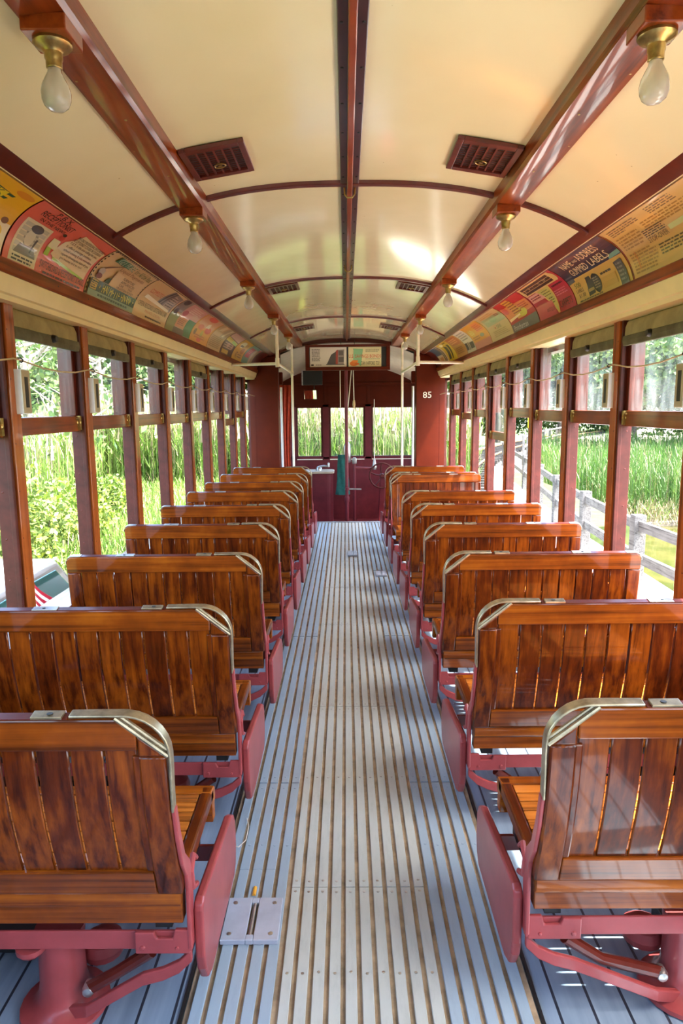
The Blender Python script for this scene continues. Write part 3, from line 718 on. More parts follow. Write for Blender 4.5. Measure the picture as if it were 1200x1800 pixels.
def card(s, ya, yb, stock, items, label, group='advertising cards over the windows'):
    w = yb-ya; n = 14
    # reading direction: +Y on the left wall, -Y on the right one
    org = ya if s < 0 else yb
    cx, cy, czz = s*1.12, (ya+yb)/2, 2.10
    def place(u, v, off):
        x, z = cove(v, off+.0012); y = org+u if s < 0 else org-u
        return (s*x-cx, y-cy, z-czz)
    vs = []
    for off in (0.0, -.0012):
        for i in range(n+1):
            for u in (0, w): vs.append(place(u, i/n, off))
    k = 2*(n+1); fs = [(2*i, 2*i+1, 2*i+3, 2*i+2) for i in range(n)]+[(k+2*i, k+2*i+1, k+2*i+3, k+2*i+2) for i in range(n)]
    fs += [(2*i, 2*i+2, k+2*i+2, k+2*i) for i in range(n)]+[(2*i+1, 2*i+3, k+2*i+3, k+2*i+1) for i in range(n)]+[(0, 1, k+1, k), (2*n, 2*n+1, k+2*n+1, k+2*n)]
    o = MB().add(vs, fs).build('advertising_card', ink(stock), smooth=True); o.location = (cx, cy, czz); tag(o, label, 'advertising card', group)
    pr = card_print(items, w, place)
    for key, nm in (('shapes', 'illustration'), ('letters', 'lettering')):
        mb, mats = pr[key]
        if mb.v: mb.build(nm, [ink(c) for c in mats], o)
    return o
K = '#2a2522'
def dots(col, n=13):
    r = []
    for i in range(n): r += [('ell', .012, (i+.5)/n, .010, .022, col), ('ell', .988, (i+.5)/n, .010, .022, col)]
    for i in range(24): r += [('ell', (i+.5)/24, .985, .010, .022, col)]
    return r
L = [-1]
card(-1, 1.70, 2.425, '#efe2c4', [('rect', 0, .42, 1, 1, '#e9b21c'), ('quad', [(0, .35), (.70, .45), (.86, .80), (0, .93)], '#0f4a35'), ('quad', [(.0, .72), (.78, .70), (.80, .80), (.0, .83)], '#e6d22a'), ('text', 'OF THE WEEK', .2, .715, .77, .80, '#0f4a35'),
    ('ell', .90, .88, .08, .05, '#d98a1e'), ('ell', .93, .45, .03, .05, '#7a4a10'), ('ell', .88, .28, .07, .10, '#e8c21a'), ('ell', .76, .22, .06, .10, '#e8c21a'), ('ell', .62, .5, .05, .12, '#d99a78'), ('text', 'RECIPES', .55, .07, .95, .19, K)],
    'yellow and white card with dark green panel at the left edge of the picture')
card(-1, 2.437, 3.17, '#d9634f', [('rect', .05, .02, .33, .66, '#d8cba6'), ('rect', .07, .14, .31, .62, '#b9b49a'), ('ell', .19, .42, .065, .17, '#8d8a78'), ('ell', .185, .40, .045, .13, '#cfc8ae'), ('ell', .20, .56, .06, .07, '#4a4338'), ('quad', [(.08, .14), (.31, .14), (.27, .28), (.12, .28)], '#77705f'), ('quad', [(.23, .2), (.245, .2), (.27, .42), (.25, .42)], '#3a362f'), ('lines', .08, .03, .30, .12, 2, K),
    ('text', 'P.B.X.', .20, .89, .38, .97, K), ('text', 'RECEPTIONIST', .10, .78, .46, .88, K), ('text', 'IN THE NEWS', .14, .70, .42, .755, K),
    ('quad', [(.47, .30), (.95, .20), (.98, .78), (.60, .88)], '#dcc79b'), ('quad', [(.44, .34), (.60, .22), (.62, .80), (.50, .62)], '#dcc79b'), ('quad', [(.48, .26), (.93, .17), (.93, .21), (.48, .31)], '#9ec52a'), ('rect', .37, .28, .42, .42, '#9ec52a'), ('quad', [(.37, .42), (.47, .40), (.46, .58), (.38, .58)], '#d8d09a'), ('ell', .44, .64, .03, .05, '#c9402c'), ('ell', .44, .70, .02, .03, '#2a2522'),
    ('text', 'THE ONLY PROFESSIONAL SWITCHBOARD', .56, .765, .95, .82, '#4b423c'), ('text', 'RECEPTIONIST COURSE IN LOUISIANA', .55, .695, .95, .75, '#4b423c'), ('text', 'P.B.X. is the one calling for you.', .55, .615, .94, .68, '#4b423c'), ('text', 'It offers prestige position,', .54, .54, .90, .60, '#4b423c'), ('text', 'school training & jobs immediate', .54, .465, .94, .525, '#4b423c'), ('text', 'reports showing the start of you', .54, .39, .93, .45, '#4b423c'), ('text', 'get money and so too!', .55, .325, .86, .38, '#4b423c'),
    ('text', 'SWITCHBOARD & RECEPTIONIST SCHOOL', .37, .09, .97, .20, K), ('lines', .42, .01, .95, .075, 1, '#5a3028')],
    'coral red card with a portrait photo and the word RECEPTIONIST on the left wall')
card(-1, 3.18, 3.865, '#d9b98a', dots('#20231c')+[('quad', [(.14, .80), (.40, .80), (.42, .93), (.16, .95)], '#2f7a63'), ('text', 'GET MORE', .18, .80, .50, .94, '#dfe5cf'), ('text', 'GET MORE', .19, .79, .51, .93, '#2f6a4d'), ('text', 'for All the Rest', .54, .79, .93, .93, '#4d6a3c'), ('text', 'Liquid Payments', .33, .66, .86, .77, '#8b5a3c'),
    ('quad', [(.10, .58), (.12, .57), (.34, .80), (.33, .81)], '#6b4a30'), ('ell', .11, .5, .05, .08, '#b9aea0'), ('ell', .11, .40, .05, .06, '#7a4038'), ('quad', [(.24, .33), (.32, .33), (.33, .47), (.28, .44)], '#2d4a38'), ('quad', [(.33, .33), (.5, .33), (.52, .62), (.33, .66)], '#e0c69a'),
    ('text', 'FURNITURE', .50, .55, .75, .61, '#5a4a40'), ('text', 'APPLIANCES', .50, .47, .80, .53, '#5a4a40'), ('text', 'CAR', .50, .40, .60, .45, '#5a4a40'), ('text', 'TAX', .70, .40, .80, .45, '#5a4a40'), ('text', 'VACATION MONEY', .48, .335, .86, .385, '#5a4a40'),
    ('rect', .02, .12, .98, .32, '#1e3f22'), ('rect', .02, .02, .98, .12, '#8fa58a'), ('text', 'CHALMETTE FINANCE', .20, .135, .95, .30, '#e6d61c'), ('quad', [(.04, .13), (.15, .13), (.15, .31), (.04, .31)], '#c9a53a'), ('lines', .05, .14, .14, .30, 4, '#1e3f22'), ('lines', .2, .03, .9, .11, 1, '#37523a')],
    'stamp-edged card with a dark green band and yellow capitals')
card(-1, 3.875, 4.555, '#d9b784', [('text', 'COMPLETE', .14, .62, .48, .74, '#cc4a26'), ('quad', [(.46, .48), (.95, .40), (.97, .90), (.58, .97)], '#8a8078'), ('quad', [(.50, .5), (.54, .5), (.66, .95), (.62, .96)], '#2d241f'), ('quad', [(.58, .48), (.61, .48), (.72, .94), (.69, .95)], '#463c36'), ('quad', [(.66, .47), (.90, .43), (.92, .80), (.74, .88)], '#b9aa9a'), ('lines', .70, .50, .92, .84, 5, '#5c4f48'), ('quad', [(.12, .46), (.9, .38), (.92, .44), (.14, .56)], '#f3ead6'),
    ('text', 'OPEN RECORD LISTENING LAB', .06, .25, .92, .36, '#6b5a35'), ('text', 'PRIVATE LESSONS', .30, .15, .78, .21, '#c9602c'), ('lines', .34, .04, .86, .11, 1, '#5a4634')],
    'cream card with a red heading and a grey photograph high on the left wall')
card(-1, 4.565, 5.255, '#c9a486', [('quad', [(.0, .0), (.30, .0), (.34, .48), (.0, .55)], '#8a8a44'), ('quad', [(.0, .55), (.28, .55), (.30, 1.), (.0, 1.)], '#8f8478'), ('ell', .12, .90, .09, .10, '#1c1a1a'), ('ell', .10, .55, .06, .10, '#3b2c22'), ('quad', [(.32, .5), (1, .46), (1, 1), (.30, 1)], '#d9a09a'), ('quad', [(.66, .02), (1, .02), (1, .52), (.68, .52)], '#3f7a3c'), ('quad', [(.30, .18), (.66, .18), (.66, .48), (.30, .5)], '#d0844a'), ('ell', .40, .62, .09, .10, '#b8505a'), ('lines', .45, .68, .92, .92, 4, '#f0d9c8'), ('quad', [(.26, .0), (.7, .0), (.7, .16), (.28, .16)], '#6d5a48'), ('lines', .36, .24, .62, .44, 4, '#8d3c22')],
    'collage card in olive, pink and green on the left wall')
card(-1, 5.265, 5.905, '#e3a01c', [('quad', [(.05, .58), (.9, .48), (.95, .98), (.04, .98)], '#e8b48a'), ('ell', .45, .90, .22, .10, '#e0604a'), ('ell', .30, .50, .14, .10, '#e0701c'), ('ell', .72, .48, .16, .12, '#d9481c'), ('ell', .50, .30, .07, .12, '#b8b02a'), ('ell', .15, .30, .06, .10, '#8a5a14'), ('quad', [(.5, .55), (.7, .55), (.62, .75), (.52, .7)], '#f5e6cf'), ('ell', .46, .10, .12, .06, '#e0604a'), ('lines', .2, .12, .85, .26, 2, '#c76a14')],
    'bright orange and yellow card on the left wall')
card(-1, 5.915, 6.505, '#c9a670', [('quad', [(.5, .5), (.95, .5), (.95, 1), (.55, 1)], '#b09a72'), ('quad', [(.60, .55), (.72, .55), (.9, .95), (.8, .97)], '#dccfa8'), ('quad', [(.15, .7), (.4, .74), (.45, .95), (.25, .97)], '#e4cfa4'), ('lines', .08, .08, .92, .50, 7, '#9c7c4a')],
    'plain tan card of fine print on the left wall')
card(-1, 6.515, 7.175, '#5a2a24', [('quad', [(.02, .56), (.95, .48), (.95, .62), (.02, .74)], '#dcc32a'), ('quad', [(.5, .55), (.95, .48), (.95, .58), (.5, .66)], '#9fd052'), ('quad', [(.04, .76), (.96, .66), (.96, 1), (.04, 1)], '#d3a49a'), ('ell', .4, .40, .10, .10, '#c08a72'), ('ell', .75, .36, .08, .10, '#c08a72'), ('rect', .1, .06, .6, .20, '#c9a53a'), ('lines', .1, .24, .85, .5, 3, '#cfa79a')],
    'dark maroon card with a slanting yellow band on the left wall')
card(-1, 7.185, 7.835, '#d9a81c', [('ell', .35, .72, .2, .18, '#efe3c0'), ('quad', [(.2, .6), (.5, .6), (.55, .68), (.25, .70)], '#5a4a2a'), ('ell', .70, .45, .18, .16, '#b8721a'), ('text', 'AT', .2, .08, .42, .34, '#6b3f12'), ('lines', .45, .1, .9, .3, 2, '#8a5212'), ('ell', .7, .75, .12, .1, '#c78a1c')],
    'golden yellow card near the far end of the left wall')
card(-1, 7.845, 8.60, '#6f9a8a', [('rect', .12, .30, .52, .84, '#b8263a'), ('lines', .18, .38, .46, .74, 4, '#e48a8a'), ('quad', [(.58, .05), (.76, .05), (.76, .82), (.58, .85)], '#c9a98c'), ('ell', .67, .6, .05, .10, '#8a4a3a'), ('rect', .80, .04, .97, .96, '#a8844a'), ('rect', .78, .82, .97, .95, '#c0392b')],
    'blue-green card with a red square, last on the left wall')
# right wall, nearest first
card(1, 2.20, 3.003, '#cfa863', [('rect', 0, 0, .008, 1, '#c0442a'), ('rect', 0, .985, 1, 1, '#c0442a'), ('rect', .006, 0, .012, 1, '#2a2018'), ('quad', [(.33, .66), (1, .66), (1, .98), (.33, .98)], '#d6b06a'), ('lines', .06, .78, .24, .93, 4, '#7a6648'), ('lines', .23, .82, .40, .93, 3, '#7a6648'), ('lines', .50, .80, .76, .94, 4, '#7a6648'), ('lines', .36, .60, .98, .78, 4, '#a67c3c'), ('lines', .05, .46, .30, .74, 5, '#a67c3c'), ('lines', .30, .50, .52, .64, 4, '#5a4630'), ('quad', [(.52, .44), (1, .46), (1, .56), (.52, .52)], '#c3c884'), ('text', 'STOP-OVER', .30, .40, .50, .49, '#6b5638'), ('lines', .05, .05, .34, .40, 7, '#a07a40'), ('lines', .36, .16, .62, .34, 4, '#5f4a30'), ('lines', .66, .06, .98, .40, 7, '#a07a40'), ('rect', .105, .12, .118, .40, '#c7803a')],
    'large tan card of small print at the right edge of the picture')
card(1, 3.013, 3.715, '#cda652', [('rect', 0, .50, 1, 1, '#1c2038'), ('quad', [(.0, .42), (.14, .44), (.15, .60), (.0, .62)], '#565a5c'), ('quad', [(.82, .50), (1, .52), (1, .60), (.84, .58)], '#6d9a84'), ('text', 'NAME', .16, .76, .36, .91, '#e2cda0'), ('text', 'AND', .38, .79, .46, .85, '#e2cda0'), ('text', 'ADDRESS', .48, .76, .83, .92, '#e2cda0'), ('text', 'GUMMED', .18, .55, .50, .71, '#e2cda0'), ('text', 'LABELS', .55, .55, .86, .71, '#e2cda0'),
    ('ell', .47, .24, .075, .19, '#2c2624'), ('lines', .42, .13, .52, .36, 5, '#8d8068'), ('quad', [(.28, .06), (.40, .08), (.41, .20), (.28, .20)], '#2f2a28'), ('quad', [(.29, .20), (.41, .20), (.40, .42), (.32, .42)], '#3d3733'), ('quad', [(.29, .13), (.40, .14), (.40, .19), (.29, .19)], '#a8905a'), ('text', '500', .08, .30, .20, .40, '#6f7a2c'), ('text', 'LABELS', .07, .20, .21, .27, '#4a3c2c'), ('text', '$1.00', .09, .09, .22, .17, '#4a3c2c'), ('lines', .58, .30, .78, .38, 1, '#4a3c2c'), ('rect', .56, .08, .80, .27, '#bf9848'), ('lines', .58, .09, .78, .26, 4, '#4a3c2c'), ('quad', [(.84, .0), (.96, .0), (.95, .44), (.83, .42)], '#4c484a'), ('lines', .85, .06, .94, .40, 5, '#85807c'), ('lines', .08, .01, .6, .06, 1, '#6b5a34')],
    'navy and tan card reading NAME AND ADDRESS GUMMED LABELS')
card(1, 3.725, 4.405, '#b3122c', [('rect', .03, .68, .93, .97, '#cdb070'), ('rect', .08, .71, .86, .94, '#14120f'), ('text', 'In Gibson Carpet Time', .14, .76, .82, .90, '#d8c58a'), ('ell', .045, .78, .04, .12, '#cdb070'), ('ell', .92, .80, .05, .13, '#cdb070'), ('quad', [(.56, .02), (.60, .02), (.66, .68), (.28, .68)], '#d8a94e'), ('quad', [(.57, .06), (.59, .06), (.63, .67), (.32, .67)], '#b9b65a'), ('lines', .40, .44, .60, .64, 3, '#6f6a28'), ('lines', .46, .25, .59, .42, 3, '#6f6a28'), ('quad', [(.03, .45), (.42, .45), (.32, .66), (.03, .66)], '#d99a8a'), ('lines', .06, .5, .34, .62, 2, '#7a1c22'), ('quad', [(.02, .0), (.52, .0), (.50, .34), (.03, .34)], '#c44a52'), ('text', 'ANTIQUE', .28, .10, .50, .20, '#5a0a16'), ('text', 'CARPETS', .64, .09, .95, .24, '#4a0812'), ('lines', .70, .56, .96, .64, 1, '#5a0a16'), ('lines', .66, .34, .94, .5, 3, '#d97080')],
    'red card with a black banner and a pale green wedge on the right wall')
card(1, 4.415, 5.08, '#b3141f', [('quad', [(.02, .34), (.98, .42), (.98, .72), (.02, .78)], '#d98a3a'), ('quad', [(.36, .3), (.62, .3), (.55, .95), (.30, .95)], '#d0a832'), ('ell', .62, .44, .14, .14, '#c8c83a'), ('lines', .32, .45, .62, .92, 6, '#8a3a14'), ('lines', .62, .50, .95, .68, 3, '#b0402a'), ('quad', [(.04, .30), (.5, .38), (.5, .43), (.04, .38)], '#efd9a8'), ('quad', [(.0, .0), (1, .0), (1, .28), (.0, .22)], '#6b6662'), ('text', 'Pontchartrain', .08, .04, .62, .18, '#d6d2cc'), ('ell', .13, .66, .10, .12, '#cf5a48')],
    'red card with gold streaks and a grey foot on the right wall')
card(1, 5.09, 5.80, '#c9b478', [('quad', [(.1, .50), (.98, .50), (.98, .78), (.1, .80)], '#a3b480'), ('lines', .15, .82, .8, .94, 2, '#c08a3c'), ('ell', .55, .66, .16, .10, '#8fae7c'), ('lines', .2, .1, .9, .30, 4, '#a89250'), ('text', 'SEE', .46, .34, .66, .44, '#6b6a3a'), ('ell', .38, .38, .03, .03, '#c0623a'), ('lines', .72, .70, .92, .80, 2, '#a8402c')],
    'pale green and tan card in the middle of the right wall')
card(1, 5.81, 6.50, '#e0a81a', [('rect', 0, 0, 1, .24, '#cf8a74'), ('quad', [(.52, .55), (.95, .52), (.95, .9), (.6, .95)], '#e58a2a'), ('lines', .55, .58, .92, .86, 4, '#c8501c'), ('ell', .22, .62, .16, .18, '#d8b82a'), ('text', '60', .12, .52, .34, .76, '#e8d870'), ('ell', .66, .40, .12, .07, '#8a9a7a'), ('lines', .1, .3, .5, .46, 2, '#a86a14')],
    'orange yellow card with a pink foot on the right wall')
card(1, 6.51, 6.945, '#d6cfb8', [('lines', .1, .5, .9, .92, 4, '#8a8474'), ('rect', .04, .12, .30, .40, '#3a3834'), ('rect', .55, .12, .95, .36, '#4a4844'), ('rect', .36, .1, .5, .4, '#8a8474')],
    'narrow off-white card toward the far end of the right wall')
card(1, 6.955, 7.565, '#c28c3a', [('quad', [(.1, .55), (.9, .5), (.92, .92), (.12, .95)], '#b8622a'), ('lines', .15, .6, .85, .88, 3, '#e0a860'), ('lines', .15, .12, .85, .42, 4, '#8a5a20')],
    'brown and orange card toward the far end of the right wall')
card(1, 7.575, 8.16, '#d8b820', [('quad', [(.1, .1), (.36, .1), (.60, .7), (.35, .78)], '#3a3420'), ('quad', [(.5, .1), (.6, .1), (.9, .75), (.7, .8)], '#3a3420'), ('ell', .3, .86, .2, .08, '#efe6b0'), ('lines', .6, .84, .95, .96, 1, '#6b5a14')],
    'yellow and black card near the far end of the right wall')
card(1, 8.17, 8.85, '#d3b98a', [('quad', [(.0, .5), (.62, .46), (.62, 1), (.0, 1)], '#3d5666'), ('quad', [(.64, .0), (.72, .0), (.74, 1), (.66, 1)], '#2a3038'), ('quad', [(.78, .0), (.86, .0), (.88, 1), (.80, 1)], '#2a3038'), ('rect', .2, .08, .5, .36, '#c98a4a')],
    'slate blue and tan card, last on the right wall')

# ------------------------------------------------------------------ front bulkhead
def uz_(x): return 2.372-.17*abs(x)**2.6
n = 40; xa = 1.30
xx = [-xa+2*xa*i/n for i in range(n+1)]
inn = [x for x in xx if abs(x) < .905]
pts = [(-1.24, .0), (-.905, 0), (-.905, uz_(.905)-.03)]+[(x, uz_(x)) for x in inn]+[(.905, uz_(.905)-.03), (.905, 0), (1.24, 0), (1.24, 2.06), (1.20, 2.06), (1.20, 2.12), (1.0, 2.26)]+[(x, cz(x)) for x in reversed(inn)]+[(-1.0, 2.26), (-1.20, 2.12), (-1.20, 2.06), (-1.24, 2.06)]
bw = empty('wall_bulkhead', (0, 9.36, 0)); struct(bw)
for s in (-1, 1):
    a = [(.905, 0), (1.25, 0), (1.25, 2.30), (.905, 2.30)]
    MB().prism([(.905+.02, 0), (1.25, 0), (1.25, 2.20), (.905+.02, 2.20)], lambda u, v, w: (s*u, w, v), -.06, .10).build('column', M['bulk'], bw, bevel=.012, seg=3)
arch = [(x, uz_(x)) for x in [-1.0+2.0*i/n for i in range(n+1)]]+[(x, cz(x)+.004) for x in [1.0-2.0*i/n for i in range(n+1)]]
MB().prism(arch, lambda u, v, w: (u, w, v), -.05, .09).build('arch', M['bulk'], bw, bevel=.004)
for s in (-1, 1):
    pr = [(s*1.0, 2.25), (s*1.22, 2.02), (s*1.26, 2.02), (s*1.26, 2.34), (s*1.0, 2.34)]
    MB().prism([(s*.90, 2.05), (s*1.26, 2.02), (s*1.26, 2.36), (s*.90, 2.36)], lambda u, v, w: (u, w, v), -.045, .09).build('shoulder', M['bulk'], bw)
TV, TF = text_mesh('85')
nb = MB().add([(1.015+.115*x, -.0622, 1.630+.082*y) for x, y in TV], TF)
nb.build('car_number', ink('#d8cdb8'), bw)
MB().add([(1.018+.115*x, -.0615, 1.627+.082*y) for x, y in TV], TF).build('number_shadow', ink('#3a0a06'), bw)
for s, nm in ((-1, 'left'), (1, 'right')):
    MB().box(s*1.235, s*1.31, -.06, .06, 0, 2.06).build('pilaster', M['bulk'], bw)
# twin poster frame under the arch
sb = empty('poster_board', (.01, 9.24, 2.0)); tag(sb, 'wide red frame hanging under the front arch holding two posters', 'frame')
f = MB(); W, H = .56, .335
for a in ((-W, W, 0, .045), (-W, W, H-.030, H), (-W, -W+.05, .045, H-.03), (W-.05, W, .045, H-.03)): f.box(a[0], a[1], -.02, .025, a[2], a[3])
f.build('frame_border', M['bulk'], sb, bevel=.004)
MB().box(-W+.04, W-.04, .012, .02, .04, H-.02).build('backing_board', M['black'], sb)
for x in (-.03, .03): MB().tube([(x*3, 0, H), (x*3, .0, H+.06)], .004, 6).build('hanger', M['black'], sb)
def flat_card(x0, x1, stock, items, label):
    w = x1-x0; z0, z1 = 2.047, 2.303
    o = MB().box(-w/2, w/2, 0, .002, 0, z1-z0).build('poster', ink(stock)); o.location = ((x0+x1)/2, 9.247, z0); tag(o, label, 'poster')
    pr = card_print(items, w, lambda u, v, off: (u-w/2, -off, v*(z1-z0)))
    for key, nm in (('shapes', 'illustration'), ('letters', 'lettering')):
        mb, mats = pr[key]
        if mb.v: mb.build(nm, [ink(c) for c in mats], o)
flat_card(-.49, -.005, '#ddd3c4', [('lines', .05, .28, .30, .92, 9, '#5a504a'), ('quad', [(.46, .14), (.92, .12), (.94, .88), (.74, .86)], '#8d8078'), ('quad', [(.46, .14), (.74, .14), (.76, .84), (.58, .62)], '#4a413c'), ('quad', [(.70, .14), (.76, .14), (.77, .86), (.71, .82)], '#a03a2a'), ('quad', [(.78, .25), (.92, .25), (.92, .5), (.78, .5)], '#5a524c'), ('quad', [(.78, .58), (.91, .58), (.91, .82), (.78, .82)], '#5a524c'), ('rect', .44, .10, .94, .14, '#3a3330'), ('rect', .03, .06, .10, .14, '#2a2623'), ('lines', .16, .07, .34, .13, 1, '#6a605a')], 'cream poster with a tram drawing in the left half of the red frame')
flat_card(.02, .455, '#dfd3a0', [('quad', [(.30, .10), (.38, .04), (.44, .90), (.14, .92)], '#7ab07c'), ('quad', [(.14, .35), (.36, .06), (.42, .9), (.16, .9)], '#86bb88'), ('ell', .16, .16, .12, .13, '#d9782a'), ('ell', .20, .28, .10, .06, '#e0863a'), ('ell', .26, .14, .07, .05, '#c9601c'), ('text', 'U.S. SAVINGS BONDS', .01, .45, .99, .62, '#c9281c'), ('lines', .52, .72, .96, .88, 2, '#8a8a6a'), ('lines', .52, .36, .96, .42, 1, '#8a8a6a'), ('text', 'CAN I AFFORD TO?', .38, .08, .94, .27, '#3a342a')], 'pale yellow poster with an orange hand and green bond')
# white grab rails
for s, nm in ((-1, 'left'), (1, 'right')):
    g = empty('grab_rail', (s*.707, 8.93, 0)); tag(g, 'ivory grab rail of poles bounding the %s front doorway' % nm, 'grab rail', 'ivory grab rails')
    def p(x, y, z): return (s*(x-.707), y-8.93, z)
    MB().tube([p(.707, 8.93, 0), p(.707, 8.93, 2.335)], .0155, 12).build('upright_pole', M['ivory'], g, smooth=True)
    MB().tube([p(.700, 6.95, 1.95), p(.700, 6.95, cz(.70)+.0)], .0155, 12).build('ceiling_hanger', M['ivory'], g, smooth=True)
    MB().tube([p(1.205, 7.28, 1.962), p(.74, 6.985, 1.95), p(.71, 6.955, 1.95), p(.700, 7.0, 1.95), p(.705, 8.93, 1.95)], .0150, 12).build('rail', M['ivory'], g, smooth=True)
    j = MB().lathe([(.02, -.04), (.022, 0), (.02, .05)], p(.700, 6.955, 1.955), 12); j.lathe([(.02, -.03), (.02, .03)], p(.707, 8.93, 1.95), 12)
    j.build('pipe_joint', M['ivory'], g, smooth=True)
    MB().lathe([(.03, 0), (.03, .006), (.018, .012)], p(.707, 8.93, .014), 14).build('foot_flange', M['ivory'], g, smooth=True)
    o = MB().tube([(0, 0, 0), (0, 0, 2.08)], .017, 12).build('door_post', M['white'], smooth=True); o.location = (s*.955, 10.05, -.27)
    tag(o, 'white round pole at the %s doorway behind the bulkhead column' % nm, 'pole', 'white door poles')

# ------------------------------------------------------------------ front vestibule
YD = 10.95
fw = empty('wall_front', (0, YD, 0)); struct(fw)
def wx(x0, x1, z0, z1, mat='dash', y0=0, y1=.05, nm='panel', bev=.003): return MB().box(x0, x1, y0, y1, z0, z1).build(nm, M[mat], fw, bevel=bev)
wx(-1.30, 1.30, -.27, .735, 'dash', nm='dash_panel')
wx(-1.30, -.815, .70, 1.58); wx(1.065, 1.30, .70, 1.58, nm='corner_post'); wx(-.39, -.29, .70, 1.58, nm='mullion'); wx(.283, .383, .70, 1.58, nm='mullion')
wx(-1.30, 1.30, 1.525, 2.46, 'bulk', nm='header')
wx(-1.2, 1.2, 1.86, 1.90, 'bulk', -.02, 0, nm='header_strip'); wx(-1.2, 1.2, 1.565, 1.585, 'bulk', -.012, 0, nm='header_strip')
for x in (-.34, .333, .02): wx(x-.02, x+.02, 1.59, 1.86, 'bulk', -.012, 0, nm='batten')
for x0, x1 in ((-.815, -.39), (-.29, .283), (.383, 1.065)):
    i = (-.815, -.29, .383).index(x0)
    o = empty('window_%d' % (25+i), ((x0+x1)/2, YD+.025, .74)); struct(o); w = (x1-x0)/2
    fr = MB()
    for a in ((-w, -w+.028, 0, .82), (w-.028, w, 0, .82), (-w, w, 0, .03), (-w, w, .79, .82)): fr.box(a[0], a[1], -.015, .02, a[2]-.02, a[3]-.02)
    fr.build('window_frame', M['post_paint'], o, bevel=.003)
    MB().box(-w+.02, w-.02, .002, .005, 0, .79).build('pane', M['glass'], o)
    MB().box(-w+.01, w-.01, -.04, -.01, -.05, -.036).build('sill', M['ivory'], o)
# end windows at the sides of the cab and their posts
for s, nm in ((-1, 'left'), (1, 'right')):
    struct(MB().box(s*1.28, s*1.36, 9.45, 9.60, -.3, 2.3).build('window_post', M['post_paint']))
    struct(MB().box(s*1.28, s*1.36, 10.35, 10.98, -.3, 2.3).build('window_post', M['post_paint']))
    struct(MB().box(s*1.30, s*1.34, 9.60, 10.35, -.3, -.2).build('window_post', M['post_paint']))
    struct(MB().box(s*1.28, s*1.34, 9.45, 10.98, 1.86, 2.42).build('wall_'+nm, M['bulk']))
    struct(MB().box(s*.92, s*1.28, 9.9, 10.0, 1.85, 2.02).build('trim_12', M['bulk'], bevel=.01))
# cab ceiling: ribbed canvas dome
V = []; nx_, ny_ = 30, 10
for j in range(ny_+1):
    for i in range(nx_+1):
        x = -1.3+2.6*i/nx_; t = j/ny_; V.append((x, 9.44+1.52*t, 2.42-.24*t*t-.25*abs(x)**2.2))
F = [(j*(nx_+1)+i, j*(nx_+1)+i+1, (j+1)*(nx_+1)+i+1, (j+1)*(nx_+1)+i) for j in range(ny_) for i in range(nx_)]
struct(MB().add(V, F).build('ceiling', M['ivory'], smooth=True))
for x in (-.3, 0, .3):
    struct(MB().box(x-.018, x+.018, 9.46, 10.9, 2.19, 2.235).build('trim_13', M['maroon_dark']))
# centre pole, brake wheel, controller, etc.
o = MB().tube([(0, 0, 0), (0, 0, 2.28)], .023, 14); o.lathe([(.045, 0), (.045, .02), (.025, .03)], n=14); o.lathe([(.030, .5), (.034, .52), (.034, .56), (.030, .58)], n=14); o = o.build('cab_pole', M['dash'], smooth=True); o.location = (-.015, 9.25, -.27)
tag(o, 'dark red pole standing in the middle of the aisle beyond the step', 'pole')
o = empty('brake_lever', (-.01, 9.22, .42)); tag(o, 'short steel lever sticking out from the dark red centre pole', 'lever')
MB().tube([(-.03, 0, 0), (.19, -.02, -.005)], .011, 10).build('lever_bar', M['steel'], o, smooth=True); MB().lathe([(.03, -.02), (.03, .02)], n=12).build('clamp', M['dash'], o, smooth=True)
o = empty('controller_cabinet', (-.46, 10.45, -.27)); tag(o, 'maroon driver controller cabinet with pale lid at the left front', 'cabinet')
MB().prism(rrect(-.235, -.20, .235, .22, .09), lambda u, v, w: (u, v, w), 0, .80).build('body', M['dash'], o, bevel=.006)
MB().prism(rrect(-.255, -.22, .255, .22, .09), lambda u, v, w: (u, v, w), .80, .835).build('lid', M['boxtan'], o, bevel=.008)
h = MB().lathe([(.05, .835), (.045, .87), (.03, .89), (.0001, .895)], (.02, 0, 0), 14); h.tube([(.02, 0, .89), (.10, -.04, .905), (.17, -.06, .90)], .013, 10); h.lathe([(.016, .89), (.018, .94), (.01, .955)], (.17, -.06, 0), 10)
h.build('handle', M['steel'], o, smooth=True)
o = empty('hand_brake', (.51, 10.15, .505)); tag(o, 'spoked red hand brake wheel at the right front behind the benches', 'wheel')
MB().tube([(.185*math.cos(R(a)), 0, .185*math.sin(R(a))) for a in range(0, 360, 12)], .0125, 10, closed=True).build('rim', M['post_paint'], o, smooth=True)
sp_ = MB()
for k in range(5): a = R(72*k+20); sp_.tube([(0, .012, 0), (.09*math.cos(a+.15), .006, .09*math.sin(a+.15)), (.183*math.cos(a), 0, .183*math.sin(a))], .010, 8)
sp_.build('spokes', M['post_paint'], o, smooth=True)
MB().lathe([(.0001, -.02), (.028, -.018), (.035, .0), (.035, .03), (.02, .06)], n=14, axis='y').build('hub', M['post_paint'], o, smooth=True)
MB().prism([(-.06, 0), (.10, 0), (.06, .72), (-.02, .78)], lambda u, v, w: (u, w, v-.775), .06, .14).build('stand', M['dash'], o, bevel=.01)
o = MB()
nF = 26; vs = []
for j in range(9):
    t = j/8; z = .30+.56*t
    for i in range(nF): a = 2*math.pi*i/nF; rr = (.095-.045*t+.012*math.sin(a*5+j*.6)); vs.append((rr*math.cos(a)*1.0, rr*math.sin(a)*.5, z))
o.add(vs, [(j*nF+i, j*nF+(i+1) % nF, (j+1)*nF+(i+1) % nF, (j+1)*nF+i) for j in range(8) for i in range(nF)]+[tuple(range(nF))[::-1], tuple(range(8*nF, 9*nF))])
